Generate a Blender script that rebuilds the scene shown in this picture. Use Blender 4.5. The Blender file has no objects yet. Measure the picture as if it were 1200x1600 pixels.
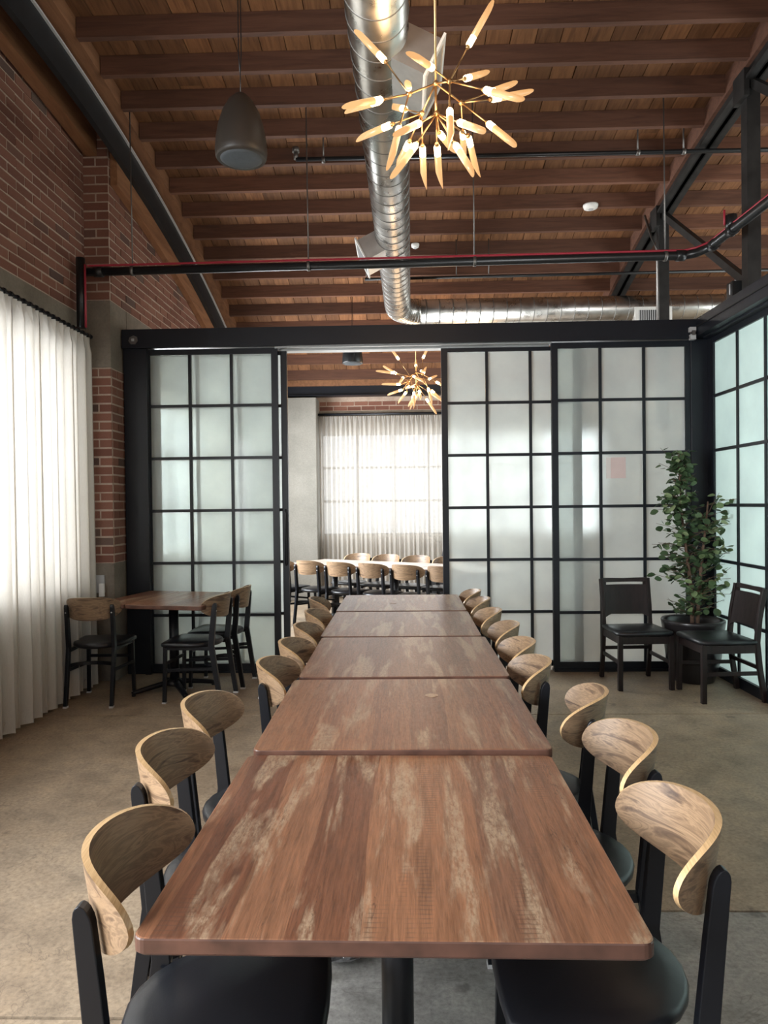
import bpy, math, random
from mathutils import Vector, Matrix
random.seed(7)
S = bpy.context.scene
COL = S.collection

# ------------------------------------------------------------------ camera
F_PX, CAM_H = 1110.0, 1.49
yaw, pitch, roll = math.atan(30 / F_PX), -math.atan(12.5 / F_PX), math.radians(0.65)
fw = Vector((-math.sin(yaw) * math.cos(pitch), math.cos(yaw) * math.cos(pitch), math.sin(pitch)))
r0 = fw.cross(Vector((0, 0, 1))).normalized()
u0 = r0.cross(fw)
rt = r0 * math.cos(roll) - u0 * math.sin(roll)
up = u0 * math.cos(roll) + r0 * math.sin(roll)
cam = bpy.data.objects.new('camera', bpy.data.cameras.new('camera'))
COL.objects.link(cam)
cam.data.sensor_width = 36.0
cam.data.sensor_fit = 'AUTO'
cam.data.lens = F_PX / 1600.0 * 36.0
cam.data.clip_start = 0.05
M = Matrix((rt, up, -fw)).transposed().to_4x4()
M.translation = Vector((0, 0, CAM_H))
cam.matrix_world = M
S.camera = cam

# ------------------------------------------------------------------ world, daylight, exposure
w = bpy.data.worlds.new('world'); S.world = w
w.use_nodes = True
bg = w.node_tree.nodes['Background']
bg.inputs[0].default_value = (0.93, 0.97, 1.0, 1)
bg.inputs[1].default_value = 0.6
S.view_settings.view_transform = 'Standard'
S.view_settings.look = 'None'
S.view_settings.gamma = 1.0
S.view_settings.use_curve_mapping = False
S.view_settings.exposure = 0.40
S.cycles.use_denoising = True
S.cycles.max_bounces = 10
S.cycles.diffuse_bounces = 5
S.cycles.glossy_bounces = 4
S.cycles.transmission_bounces = 8
S.cycles.transparent_max_bounces = 10
S.cycles.sample_clamp_indirect = 6.0
S.cycles.caustics_refractive = True
S.cycles.blur_glossy = 0.5


def area(name, loc, direction, sx, sy, watts, color=(1, 1, 1)):
    d = bpy.data.lights.new(name, 'AREA')
    d.shape = 'RECTANGLE'; d.size = sx; d.size_y = sy; d.energy = watts; d.color = color
    o = bpy.data.objects.new(name, d); COL.objects.link(o)
    o.location = loc
    o.rotation_euler = Vector(direction).to_track_quat('-Z', 'Y').to_euler()
    return o


DAY = (0.93, 0.97, 1.0)
# daylight outside window openings; rear, street, far left and side room ones unseen
area('daylight_left_window', (-3.05, 3.85, 1.85), (1, 0, -0.05), 3.6, 2.0, 115, DAY)
area('daylight_unseen_left_window_rear', (-3.05, 0.25, 1.85), (1, 0, -0.05), 3.2, 2.0, 390, DAY)
area('daylight_unseen_street_windows', (1.2, -3.65, 1.9), (0, 1, -0.05), 6.6, 2.2, 40, DAY)
area('daylight_far_windows', (0.9, 11.75, 1.9), (0, -1, -0.05), 4.6, 1.9, 80, DAY)
area('daylight_unseen_far_left_window', (-2.95, 8.6, 1.8), (1, 0, -0.05), 3.2, 1.9, 520, DAY)
area('daylight_unseen_side_room_window', (7.3, 4.0, 2.0), (-1, 0, -0.05), 9.0, 2.4, 330, (0.93, 1.0, 0.985))

# ------------------------------------------------------------------ materials
def new_mat(name):
    m = bpy.data.materials.new(name); m.use_nodes = True
    nt = m.node_tree
    return m, nt, nt.nodes['Principled BSDF']


def N(nt, t, **kw):
    n = nt.nodes.new(t)
    for k, v in kw.items():
        if k in n.inputs.keys():
            n.inputs[k].default_value = v
        else:
            setattr(n, k, v)
    return n


def ramp(nt, fac, stops):
    r = nt.nodes.new('ShaderNodeValToRGB')
    while len(r.color_ramp.elements) < len(stops):
        r.color_ramp.elements.new(0.5)
    for e, (p, c) in zip(r.color_ramp.elements, stops):
        e.position = p; e.color = (*c, 1) if len(c) == 3 else c
    nt.links.new(fac, r.inputs[0])
    return r.outputs[0]


def mixc(nt, fac, a, b, mode='MIX'):
    m = nt.nodes.new('ShaderNodeMix'); m.data_type = 'RGBA'; m.blend_type = mode
    for sock, v in ((m.inputs[0], fac), (m.inputs[6], a), (m.inputs[7], b)):
        if hasattr(v, 'links'):
            nt.links.new(v, sock)
        elif isinstance(v, (int, float)):
            sock.default_value = v
        else:
            sock.default_value = (*v, 1)
    return m.outputs[2]


def math_(nt, op, a, b=None):
    m = nt.nodes.new('ShaderNodeMath'); m.operation = op
    for s, v in ((m.inputs[0], a), (m.inputs[1], b)):
        if v is None: continue
        if hasattr(v, 'links'): nt.links.new(v, s)
        else: s.default_value = v
    return m.outputs[0]


def coords(nt, scale=(1, 1, 1), rnd=0.0, src='Object'):
    tc = nt.nodes.new('ShaderNodeTexCoord')
    mp = nt.nodes.new('ShaderNodeMapping'); mp.inputs['Scale'].default_value = scale
    out = tc.outputs[src]
    if rnd:
        oi = nt.nodes.new('ShaderNodeObjectInfo')
        cx = nt.nodes.new('ShaderNodeVectorMath'); cx.operation = 'MULTIPLY_ADD'
        cc = nt.nodes.new('ShaderNodeCombineXYZ')
        for i in range(3): nt.links.new(oi.outputs['Random'], cc.inputs[i])
        nt.links.new(cc.outputs[0], cx.inputs[0]); cx.inputs[1].default_value = (rnd, rnd * .7, rnd * 1.3)
        nt.links.new(out, cx.inputs[2]); out = cx.outputs[0]
    nt.links.new(out, mp.inputs['Vector'])
    return mp.outputs[0]


def noise(nt, vec, scale, detail=4, rough=0.55, dist=0.0):
    n = N(nt, 'ShaderNodeTexNoise', Scale=scale, Detail=detail, Roughness=rough, Distortion=dist)
    nt.links.new(vec, n.inputs['Vector'])
    return n.outputs['Fac']


def bump(nt, b, h, strength=0.2, dist=0.01):
    n = N(nt, 'ShaderNodeBump', Strength=strength, Distance=dist)
    nt.links.new(h, n.inputs['Height']); nt.links.new(n.outputs[0], b.inputs['Normal'])


def rnd_out(nt):
    return nt.nodes.new('ShaderNodeObjectInfo').outputs['Random']


def plain(name, color, rough=0.5, metal=0.0, var=0.0, spec=0.5, nscale=8.0):
    m, nt, b = new_mat(name)
    b.inputs['Roughness'].default_value = rough
    b.inputs['Metallic'].default_value = metal
    b.inputs['Specular IOR Level'].default_value = spec
    f = noise(nt, coords(nt), nscale, 3)
    lo = tuple(max(0, c * (1 - var - 0.04)) for c in color); hi = tuple(min(1, c * (1 + var + 0.04)) for c in color)
    nt.links.new(ramp(nt, f, [(0.3, lo), (0.7, hi)]), b.inputs['Base Color'])
    return m


MAT = {}
MAT['black_metal'] = plain('black powder coated steel', (0.006, 0.007, 0.010), 0.36, spec=0.35)
MAT['partition_black'] = plain('satin black painted steel', (0.007, 0.009, 0.014), 0.40, spec=0.4)
MAT['truss_steel'] = plain('old dark grey steel', (0.022, 0.021, 0.020), 0.5, 0.2, 0.3, spec=0.3)
MAT['beam_steel'] = plain('charcoal painted arch steel', (0.016, 0.018, 0.020), 0.5, 0.0, 0.15, spec=0.3)
MAT['bright_edge'] = plain('pale grey steel edge', (0.62, 0.62, 0.63), 0.4, 0.3)
MAT['pipe_black'] = plain('black iron pipe', (0.016, 0.017, 0.018), 0.33, 0.2)
MAT['red_tube'] = plain('red plastic tube', (0.36, 0.03, 0.05), 0.4)
MAT['white_paint'] = plain('off white enamel', (0.72, 0.70, 0.66), 0.5)
MAT['grey_plastic'] = plain('pale grey plastic', (0.42, 0.42, 0.42), 0.5)
MAT['dark_hole'] = plain('dark vent interior', (0.012, 0.012, 0.012), 0.8)
MAT['glide'] = plain('pale nylon glide', (0.55, 0.55, 0.55), 0.5)
MAT['brass'] = plain('aged brass', (0.42, 0.27, 0.13), 0.32, 0.9, 0.1)
MAT['speaker_body'] = plain('matte bronze grey shell', (0.026, 0.021, 0.017), 0.45, 0.0, 0.05, spec=0.3)
MAT['speaker_grille'] = plain('blue grey speaker mesh', (0.04, 0.047, 0.053), 0.6, 0.0, 0.1, nscale=60)
MAT['pot'] = plain('glazed near black ceramic', (0.018, 0.016, 0.017), 0.28, 0.0, 0.2)
MAT['soil'] = plain('dark potting soil', (0.03, 0.022, 0.017), 0.95, 0.0, 0.5, nscale=40)
MAT['rod'] = plain('grey threaded rod', (0.16, 0.15, 0.14), 0.4, 0.7)
MAT['track'] = plain('brushed aluminium track', (0.55, 0.55, 0.54), 0.35, 0.5)
MAT['foil'] = plain('crumpled silvery plastic', (0.35, 0.35, 0.36), 0.22, 0.8, 0.3, nscale=60)
MAT['sofa'] = plain('dark upholstery', (0.02, 0.02, 0.022), 0.7)

def m_vinyl():
    m, nt, b = new_mat('black vinyl upholstery')
    b.inputs['Base Color'].default_value = (0.008, 0.009, 0.012, 1); b.inputs['Roughness'].default_value = 0.34
    bump(nt, b, noise(nt, coords(nt), 160, 3), 0.08, 0.002)
    return m
MAT['vinyl'] = m_vinyl()

def m_table():
    m, nt, b = new_mat('reclaimed walnut print laminate')
    v = coords(nt, (1, 1, 1), 9.0)
    sep = nt.nodes.new('ShaderNodeSeparateXYZ')
    warp = noise(nt, coords(nt, (3, 0.8, 1), 5.0), 2.0, 2)
    nt.links.new(v, sep.inputs[0])
    x = math_(nt, 'ADD', sep.outputs[0], math_(nt, 'MULTIPLY', warp, 0.05))
    strip = math_(nt, 'FLOOR', math_(nt, 'MULTIPLY', x, 8.2))
    wn = nt.nodes.new('ShaderNodeTexWhiteNoise'); wn.noise_dimensions = '1D'
    nt.links.new(strip, wn.inputs['W'])
    base = ramp(nt, wn.outputs['Value'], [(0.0, (0.15, 0.060, 0.034)), (0.35, (0.24, 0.106, 0.056)), (0.7, (0.305, 0.142, 0.074)), (1.0, (0.20, 0.098, 0.060))])
    grain = noise(nt, coords(nt, (26, 1.6, 1), 9.0), 3.0, 8, 0.65, 0.6)
    c = mixc(nt, 0.8, base, ramp(nt, grain, [(0.25, (0.36, 0.34, 0.33)), (0.5, (0.85, 0.85, 0.85)), (0.75, (1.25, 1.2, 1.15))]), 'MULTIPLY')
    g2 = noise(nt, coords(nt, (95, 3.5, 1), 9.0), 3.0, 5, 0.7, 0.8)
    c = mixc(nt, 0.75, c, ramp(nt, g2, [(0.3, (0.5, 0.48, 0.46)), (0.55, (1.0, 1.0, 1.0)), (0.75, (1.22, 1.2, 1.18))]), 'MULTIPLY')
    # pale worn streaks running with the grain
    worn = noise(nt, coords(nt, (7.5, 0.9, 1), 9.0), 1.7, 5, 0.6, 0.4)
    fine = noise(nt, coords(nt, (40, 12, 1), 9.0), 3.0, 5, 0.7)
    wf = math_(nt, 'MULTIPLY', ramp(nt, worn, [(0.52, (0, 0, 0)), (0.60, (1, 1, 1))]), ramp(nt, fine, [(0.35, (0.1, 0.1, 0.1)), (0.6, (1, 1, 1))]))
    c = mixc(nt, math_(nt, 'MULTIPLY', wf, 0.72), c, (0.43, 0.325, 0.215))
    # saw marks across some strips
    wave = N(nt, 'ShaderNodeTexWave', Scale=22.0, Distortion=1.8, Detail=2.0)
    wave.bands_direction = 'Y'
    nt.links.new(v, wave.inputs['Vector'])
    sm = noise(nt, coords(nt, (9, 1.4, 1), 4.0), 1.3, 2)
    smf = math_(nt, 'MULTIPLY', ramp(nt, sm, [(0.58, (0, 0, 0)), (0.66, (1, 1, 1))]), ramp(nt, wave.outputs['Fac'], [(0.0, (1, 1, 1)), (0.3, (0, 0, 0))]))
    c = mixc(nt, math_(nt, 'MULTIPLY', smf, 0.55), c, (0.09, 0.05, 0.035))
    # knots and cracks
    vo = N(nt, 'ShaderNodeTexVoronoi', Scale=2.6)
    nt.links.new(coords(nt, (1.6, 0.75, 1), 9.0), vo.inputs['Vector'])
    kf = ramp(nt, vo.outputs['Distance'], [(0.02, (1, 1, 1)), (0.07, (0, 0, 0))])
    c = mixc(nt, math_(nt, 'MULTIPLY', kf, 0.6), c, (0.06, 0.032, 0.022))
    cr = noise(nt, coords(nt, (10, 0.55, 1), 6.0), 2.2, 6, 0.7, 1.2)
    cf = ramp(nt, cr, [(0.493, (0, 0, 0)), (0.4985, (1, 1, 1)), (0.5015, (1, 1, 1)), (0.507, (0, 0, 0))])
    msk = ramp(nt, noise(nt, coords(nt, (2, 1, 1), 6.0), 2.0, 2), [(0.5, (0, 0, 0)), (0.6, (1, 1, 1))])
    c = mixc(nt, math_(nt, 'MULTIPLY', math_(nt, 'MULTIPLY', cf, msk), 0.7), c, (0.05, 0.028, 0.02))
    nt.links.new(c, b.inputs['Base Color'])
    b.inputs['Specular IOR Level'].default_value = 0.6
    nt.links.new(ramp(nt, fine, [(0.3, (0.30,) * 3), (0.7, (0.44,) * 3)]), b.inputs['Roughness'])
    bump(nt, b, grain, 0.10, 0.004)
    return m
MAT['table'] = m_table()
MAT['table_edge'] = plain('dark walnut rim', (0.105, 0.048, 0.032), 0.42, 0.0, 0.3, nscale=14)  # table sides coloured darker than the top

def m_veneer():
    m, nt, b = new_mat('driftwood veneer')
    r = rnd_out(nt)
    g = noise(nt, coords(nt, (1.0, 4, 12), 23.0), 2.0, 6, 0.55, 1.6)
    c = ramp(nt, g, [(0.30, (0.060, 0.037, 0.025)), (0.41, (0.15, 0.098, 0.062)), (0.47, (0.26, 0.178, 0.112)), (0.53, (0.165, 0.110, 0.070)), (0.60, (0.27, 0.185, 0.116)), (0.70, (0.11, 0.072, 0.048)), (0.80, (0.23, 0.157, 0.10))])
    tone = ramp(nt, r, [(0.0, (0.95, 0.92, 0.89)), (0.5, (1.1, 1.05, 0.98)), (1.0, (1.26, 1.2, 1.1))])
    c = mixc(nt, 1.0, c, tone, 'MULTIPLY')
    vo = N(nt, 'ShaderNodeTexVoronoi', Scale=5.0)
    nt.links.new(coords(nt, (0.9, 1, 2.2), 17.0), vo.inputs['Vector'])
    k = ramp(nt, vo.outputs['Distance'], [(0.03, (1, 1, 1)), (0.12, (0, 0, 0))])
    c = mixc(nt, math_(nt, 'MULTIPLY', k, 0.55), c, (0.07, 0.045, 0.03))
    nt.links.new(c, b.inputs['Base Color']); b.inputs['Roughness'].default_value = 0.42
    bump(nt, b, g, 0.08, 0.003)
    return m
MAT['veneer'] = m_veneer()

def m_ply():
    m, nt, b = new_mat('pale plywood edge')
    g = noise(nt, coords(nt, (3, 60, 3), 3.0), 6, 4)
    nt.links.new(ramp(nt, g, [(0.3, (0.46, 0.29, 0.14)), (0.7, (0.66, 0.46, 0.25))]), b.inputs['Base Color'])
    b.inputs['Roughness'].default_value = 0.35
    return m
MAT['ply'] = m_ply()

def m_darkwood():
    m, nt, b = new_mat('espresso stained wood')
    g = noise(nt, coords(nt, (14, 14, 1.5)), 4, 6)
    nt.links.new(ramp(nt, g, [(0.3, (0.010, 0.006, 0.006)), (0.7, (0.022, 0.013, 0.012))]), b.inputs['Base Color'])
    b.inputs['Roughness'].default_value = 0.4; b.inputs['Specular IOR Level'].default_value = 0.3
    return m
MAT['darkwood'] = m_darkwood()

def m_rough_wood(name, lo, mid, hi, scale, rough=0.75):
    m, nt, b = new_mat(name)
    r = rnd_out(nt)
    g = noise(nt, coords(nt, scale, 31.0), 2.0, 7, 0.65, 0.7)
    c = ramp(nt, g, [(0.25, lo), (0.5, mid), (0.8, hi)])
    c = mixc(nt, 1.0, c, ramp(nt, r, [(0.0, (0.72, 0.70, 0.68)), (0.6, (1.0, 1.0, 1.0)), (1.0, (1.35, 1.32, 1.28))]), 'MULTIPLY')
    nt.links.new(c, b.inputs['Base Color']); b.inputs['Roughness'].default_value = rough
    bump(nt, b, g, 0.25, 0.01)
    return m
MAT['plank'] = m_rough_wood('old roof plank', (0.088, 0.035, 0.014), (0.19, 0.083, 0.034), (0.28, 0.135, 0.058), (14, 1.2, 4))
MAT['joist'] = m_rough_wood('red brown joist', (0.066, 0.026, 0.014), (0.118, 0.048, 0.026), (0.165, 0.073, 0.041), (1.0, 9, 14))
MAT['nailer'] = m_rough_wood('orange brown timber', (0.15, 0.063, 0.025), (0.26, 0.115, 0.050), (0.34, 0.165, 0.075), (9, 1.0, 9))

def m_brick():
    m, nt, b = new_mat('old red brick')
    r = rnd_out(nt)
    c = ramp(nt, r, [(0.0, (0.17, 0.068, 0.046)), (0.25, (0.21, 0.087, 0.058)), (0.6, (0.24, 0.102, 0.068)), (0.93, (0.265, 0.122, 0.083)), (0.97, (0.10, 0.055, 0.045)), (1.0, (0.15, 0.095, 0.075))])
    g = noise(nt, coords(nt, (1, 1, 1), 19.0), 22, 6, 0.7)
    c = mixc(nt, 0.6, c, ramp(nt, g, [(0.3, (0.6, 0.58, 0.56)), (0.7, (1.2, 1.18, 1.15))]), 'MULTIPLY')
    nt.links.new(c, b.inputs['Base Color']); b.inputs['Roughness'].default_value = 0.85
    bump(nt, b, g, 0.5, 0.012)
    return m
MAT['brick'] = m_brick()

def m_concrete(name, lo, mid, hi, rough=0.8, sc=2.2, bumpy=0.2):
    m, nt, b = new_mat(name)
    g = noise(nt, coords(nt), sc, 8, 0.62)
    f = noise(nt, coords(nt), 45, 4, 0.7)
    c = ramp(nt, g, [(0.28, lo), (0.5, mid), (0.72, hi)])
    c = mixc(nt, 0.35, c, ramp(nt, f, [(0.3, (0.6, 0.6, 0.6)), (0.7, (1.2, 1.2, 1.2))]), 'MULTIPLY')
    nt.links.new(c, b.inputs['Base Color']); b.inputs['Roughness'].default_value = rough
    bump(nt, b, f, bumpy, 0.005)
    return m
MAT['mortar'] = m_concrete('sandy mortar', (0.36, 0.265, 0.205), (0.44, 0.335, 0.265), (0.50, 0.39, 0.31), 0.95, 6)
MAT['concrete'] = m_concrete('board formed concrete', (0.13, 0.108, 0.082), (0.19, 0.160, 0.125), (0.255, 0.22, 0.175), 0.9, 2.6)
MAT['plaster'] = m_concrete('grey plaster', (0.20, 0.19, 0.165), (0.25, 0.238, 0.208), (0.30, 0.285, 0.25), 0.9, 1.6)
MAT['wall_white'] = m_concrete('pale painted wall', (0.42, 0.42, 0.40), (0.47, 0.47, 0.45), (0.52, 0.52, 0.5), 0.9, 1.2)
MAT['joint'] = m_concrete('dark joint filler', (0.03, 0.025, 0.02), (0.04, 0.033, 0.026), (0.055, 0.045, 0.036), 0.9, 6)

def m_floor(name, stops, grey):
    m, nt, b = new_mat(name)
    v = coords(nt, (1, 1, 1), 0, 'Object')
    big = noise(nt, v, 0.9, 7, 0.6, 0.4)
    med = noise(nt, v, 5.5, 8, 0.68, 0.3)
    fin = noise(nt, v, 55, 5, 0.7)
    c = ramp(nt, big, stops)
    c = mixc(nt, 0.75, c, ramp(nt, med, [(0.28, (0.46, 0.45, 0.44)), (0.5, (0.95, 0.95, 0.95)), (0.72, (1.25, 1.23, 1.18))]), 'MULTIPLY')
    c = mixc(nt, 0.7, c, ramp(nt, fin, [(0.3, (0.5, 0.5, 0.5)), (0.5, (0.95, 0.95, 0.95)), (0.7, (1.3, 1.3, 1.3))]), 'MULTIPLY')
    # small dark stains and pits
    vo = N(nt, 'ShaderNodeTexVoronoi', Scale=3.4); vo.inputs['Randomness'].default_value = 1.0
    wob = nt.nodes.new('ShaderNodeVectorMath'); wob.operation = 'MULTIPLY_ADD'
    nz = N(nt, 'ShaderNodeTexNoise', Scale=16.0, Detail=3.0); nt.links.new(v, nz.inputs['Vector'])
    nt.links.new(nz.outputs['Color'], wob.inputs[0]); wob.inputs[1].default_value = (0.09,) * 3; nt.links.new(v, wob.inputs[2])
    nt.links.new(wob.outputs[0], vo.inputs['Vector'])
    st = ramp(nt, vo.outputs['Distance'], [(0.05, (1, 1, 1)), (0.11, (0, 0, 0))])
    c = mixc(nt, math_(nt, 'MULTIPLY', st, 0.5), c, (0.055, 0.047, 0.042))
    # hairline cracks
    cr = noise(nt, coords(nt, (1, 1, 1)), 1.1, 5, 0.6, 1.5)
    cf = ramp(nt, cr, [(0.4965, (0, 0, 0)), (0.499, (1, 1, 1)), (0.501, (1, 1, 1)), (0.5035, (0, 0, 0))])
    c = mixc(nt, math_(nt, 'MULTIPLY', cf, 0.35), c, (0.06, 0.048, 0.038))
    nt.links.new(c, b.inputs['Base Color'])
    nt.links.new(ramp(nt, med, [(0.3, (0.42,) * 3), (0.7, (0.62,) * 3)]), b.inputs['Roughness'])
    bump(nt, b, fin, 0.12, 0.004)
    return m
MAT['floor_brown'] = m_floor('stained brown concrete floor', [(0.3, (0.255, 0.190, 0.130)), (0.5, (0.36, 0.280, 0.198)), (0.7, (0.45, 0.362, 0.265))], False)
MAT['floor_grey'] = m_floor('grey concrete floor', [(0.3, (0.26, 0.247, 0.23)), (0.5, (0.32, 0.305, 0.285)), (0.7, (0.38, 0.363, 0.34))], True)

def m_duct():
    m, nt, b = new_mat('galvanised spiral duct')
    g = noise(nt, coords(nt, (1, 1, 1), 3.0), 9, 5)
    nt.links.new(ramp(nt, g, [(0.3, (0.44, 0.43, 0.40)), (0.7, (0.60, 0.585, 0.55))]), b.inputs['Base Color'])
    b.inputs['Metallic'].default_value = 1.0
    nt.links.new(ramp(nt, g, [(0.3, (0.24,) * 3), (0.7, (0.36,) * 3)]), b.inputs['Roughness'])
    return m
MAT['duct'] = m_duct()
MAT['duct_seam'] = plain('dark duct seam', (0.22, 0.215, 0.205), 0.5, 0.8)
MAT['box_metal'] = plain('dull galvanised sheet', (0.52, 0.51, 0.49), 0.42, 0.85, 0.1)

def m_glass(name, tint, trans):
    m = bpy.data.materials.new(name); m.use_nodes = True
    nt = m.node_tree; nt.nodes.clear()
    out = nt.nodes.new('ShaderNodeOutputMaterial')
    cl = noise(nt, coords(nt, (1, 1, 1), 6.0, 'Object'), 3.2, 6, 0.6)
    ct = mixc(nt, 1.0, tint, ramp(nt, cl, [(0.3, (0.90, 0.90, 0.91)), (0.7, (1.0, 1.0, 1.0))]), 'MULTIPLY')
    rf = N(nt, 'ShaderNodeBsdfRefraction', Roughness=0.32, IOR=1.15)
    tl = nt.nodes.new('ShaderNodeBsdfTranslucent')
    df = nt.nodes.new('ShaderNodeBsdfDiffuse')
    gl = N(nt, 'ShaderNodeBsdfGlossy', Roughness=0.08)
    for n in (rf, tl, df): nt.links.new(ct, n.inputs['Color'])
    m1 = N(nt, 'ShaderNodeMixShader'); m1.inputs[0].default_value = trans
    nt.links.new(tl.outputs[0], m1.inputs[1]); nt.links.new(rf.outputs[0], m1.inputs[2])
    m2 = N(nt, 'ShaderNodeMixShader'); m2.inputs[0].default_value = 0.16
    nt.links.new(m1.outputs[0], m2.inputs[1]); nt.links.new(df.outputs[0], m2.inputs[2])
    fr = N(nt, 'ShaderNodeFresnel', IOR=1.22)
    m3 = N(nt, 'ShaderNodeMixShader')
    nt.links.new(fr.outputs[0], m3.inputs[0]); nt.links.new(m2.outputs[0], m3.inputs[1]); nt.links.new(gl.outputs[0], m3.inputs[2])
    nt.links.new(m3.outputs[0], out.inputs[0])
    return m
MAT['frosted'] = m_glass('frosted glass', (0.93, 0.965, 0.945), 0.66)
MAT['frosted_green'] = m_glass('greenish frosted glass', (0.85, 0.955, 0.935), 0.45)

def m_sheer(name, color, transp):
    m = bpy.data.materials.new(name); m.use_nodes = True
    nt = m.node_tree; nt.nodes.clear()
    out = nt.nodes.new('ShaderNodeOutputMaterial')
    wv = noise(nt, coords(nt, (60, 60, 12)), 3, 3)
    c = mixc(nt, 1.0, color, ramp(nt, wv, [(0.3, (0.93, 0.93, 0.93)), (0.7, (1, 1, 1))]), 'MULTIPLY')
    tl = nt.nodes.new('ShaderNodeBsdfTranslucent'); df = nt.nodes.new('ShaderNodeBsdfDiffuse'); tp = nt.nodes.new('ShaderNodeBsdfTransparent')
    nt.links.new(c, tl.inputs[0]); nt.links.new(c, df.inputs[0])
    a = N(nt, 'ShaderNodeMixShader'); a.inputs[0].default_value = 0.5
    nt.links.new(tl.outputs[0], a.inputs[1]); nt.links.new(df.outputs[0], a.inputs[2])
    b = N(nt, 'ShaderNodeMixShader'); b.inputs[0].default_value = transp
    nt.links.new(a.outputs[0], b.inputs[1]); nt.links.new(tp.outputs[0], b.inputs[2])
    nt.links.new(b.outputs[0], out.inputs[0])
    return m
MAT['sheer'] = m_sheer('linen sheer', (0.80, 0.76, 0.70), 0.08)
MAT['sheer_far'] = m_sheer('thin linen sheer', (0.80, 0.765, 0.71), 0.42)

def m_emit(name, color, strength, base=(0.9, 0.8, 0.65)):
    m, nt, b = new_mat(name)
    b.inputs['Base Color'].default_value = (*base, 1)
    b.inputs['Emission Color'].default_value = (*color, 1)
    b.inputs['Emission Strength'].default_value = strength
    b.inputs['Roughness'].default_value = 0.3
    return m
MAT['bulb'] = m_emit('lit bulb', (1.0, 0.74, 0.42), 5.0)
MAT['tube_glass'] = m_emit('glowing amber glass', (1.0, 0.52, 0.20), 0.62, (0.22, 0.15, 0.09))

def m_leaf():
    m, nt, b = new_mat('green leaf')
    r = rnd_out(nt)
    c = ramp(nt, r, [(0.0, (0.042, 0.078, 0.036)), (0.5, (0.085, 0.145, 0.062)), (0.85, (0.16, 0.235, 0.105)), (1.0, (0.28, 0.35, 0.18))])
    nt.links.new(c, b.inputs['Base Color']); b.inputs['Roughness'].default_value = 0.42
    return m
MAT['leaf'] = m_leaf()
MAT['bark'] = plain('brown bark', (0.12, 0.07, 0.045), 0.8, 0, 0.3, nscale=30)
MAT['clear'] = None

# ------------------------------------------------------------------ mesh helpers
class MB:
    def __init__(s): s.v = []; s.f = []; s.mi = []; s.cur = 0; s.smooth = []
    def face(s, idx, smooth=False): s.f.append(tuple(idx)); s.mi.append(s.cur); s.smooth.append(smooth)
    def box(s, x0, x1, y0, y1, z0, z1):
        n = len(s.v)
        s.v += [(x0, y0, z0), (x1, y0, z0), (x1, y1, z0), (x0, y1, z0), (x0, y0, z1), (x1, y0, z1), (x1, y1, z1), (x0, y1, z1)]
        for q in ((0, 3, 2, 1), (4, 5, 6, 7), (0, 1, 5, 4), (1, 2, 6, 5), (2, 3, 7, 6), (3, 0, 4, 7)): s.face([n + i for i in q])
        return s
    def cbox(s, c, d): return s.box(c[0] - d[0] / 2, c[0] + d[0] / 2, c[1] - d[1] / 2, c[1] + d[1] / 2, c[2] - d[2] / 2, c[2] + d[2] / 2)
    def rings(s, rings, cap=True, smooth=True, closed=True, edge=0):
        n0 = len(s.v); k = len(rings[0])
        for r in rings: s.v += [tuple(p) for p in r]
        for i in range(len(rings) - 1):
            s.cur = 1 if i < edge else s.cur * (0 if edge else 1)
            for j in range(k if closed else k - 1):
                a = n0 + i * k + j; b = n0 + i * k + (j + 1) % k
                s.face((a, b, b + k, a + k), smooth)
        if cap:
            s.face([n0 + j for j in reversed(range(k))]); s.face([n0 + (len(rings) - 1) * k + j for j in range(k)])
        return s
    def sweep(s, pts, prof, smooth=True, cap=True, upv=(0, 0, 1), scales=None):
        """sweep a 2D profile (a,b) along pts; a on side axis, b on up axis"""
        pts = [Vector(p) for p in pts]; R = []
        for i, p in enumerate(pts):
            t = (pts[min(i + 1, len(pts) - 1)] - pts[max(i - 1, 0)]).normalized()
            u = Vector(upv)
            if abs(t.dot(u)) > 0.98: u = Vector((0, 1, 0)) if abs(t.y) < 0.9 else Vector((1, 0, 0))
            side = t.cross(u).normalized(); uu = side.cross(t)
            sc = scales[i] if scales else 1.0
            R.append([p + side * a * sc + uu * b * sc for a, b in prof])
        return s.rings(R, cap, smooth)
    def tube(s, pts, r, seg=10, scales=None):
        return s.sweep(pts, [(r * math.cos(2 * math.pi * i / seg), r * math.sin(2 * math.pi * i / seg)) for i in range(seg)], scales=scales)
    def bar(s, pts, w_, h_, upv=(0, 0, 1)):
        a, b = w_ / 2, h_ / 2
        return s.sweep(pts, [(-a, -b), (a, -b), (a, b), (-a, b)], smooth=False, upv=upv)
    def lathe(s, prof, c=(0, 0, 0), seg=28, cap=True):
        R = [[(c[0] + r * math.cos(2 * math.pi * i / seg), c[1] + r * math.sin(2 * math.pi * i / seg), c[2] + z) for i in range(seg)] for r, z in prof]
        return s.rings(R, cap)
    def mesh(s, name, mats):
        me = bpy.data.meshes.new(name); me.from_pydata(s.v, [], s.f)
        for m in (mats if isinstance(mats, (list, tuple)) else [mats]): me.materials.append(MAT[m])
        me.polygons.foreach_set('material_index', s.mi); me.polygons.foreach_set('use_smooth', s.smooth)
        me.update()
        return me
    def build(s, name, mats, parent=None, loc=None, bevel=0.0):
        o = bpy.data.objects.new(name, s.mesh(name, mats)); COL.objects.link(o)
        if parent: o.parent = parent
        if loc: o.location = loc
        if bevel:
            md = o.modifiers.new('bevel', 'BEVEL'); md.width = bevel; md.segments = 2; md.limit_method = 'ANGLE'
        return o


def tag(o, label=None, cat=None, group=None, kind=None):
    if label: o['label'] = label
    if cat: o['category'] = cat
    if group: o['group'] = group
    if kind: o['kind'] = kind
    return o


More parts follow.
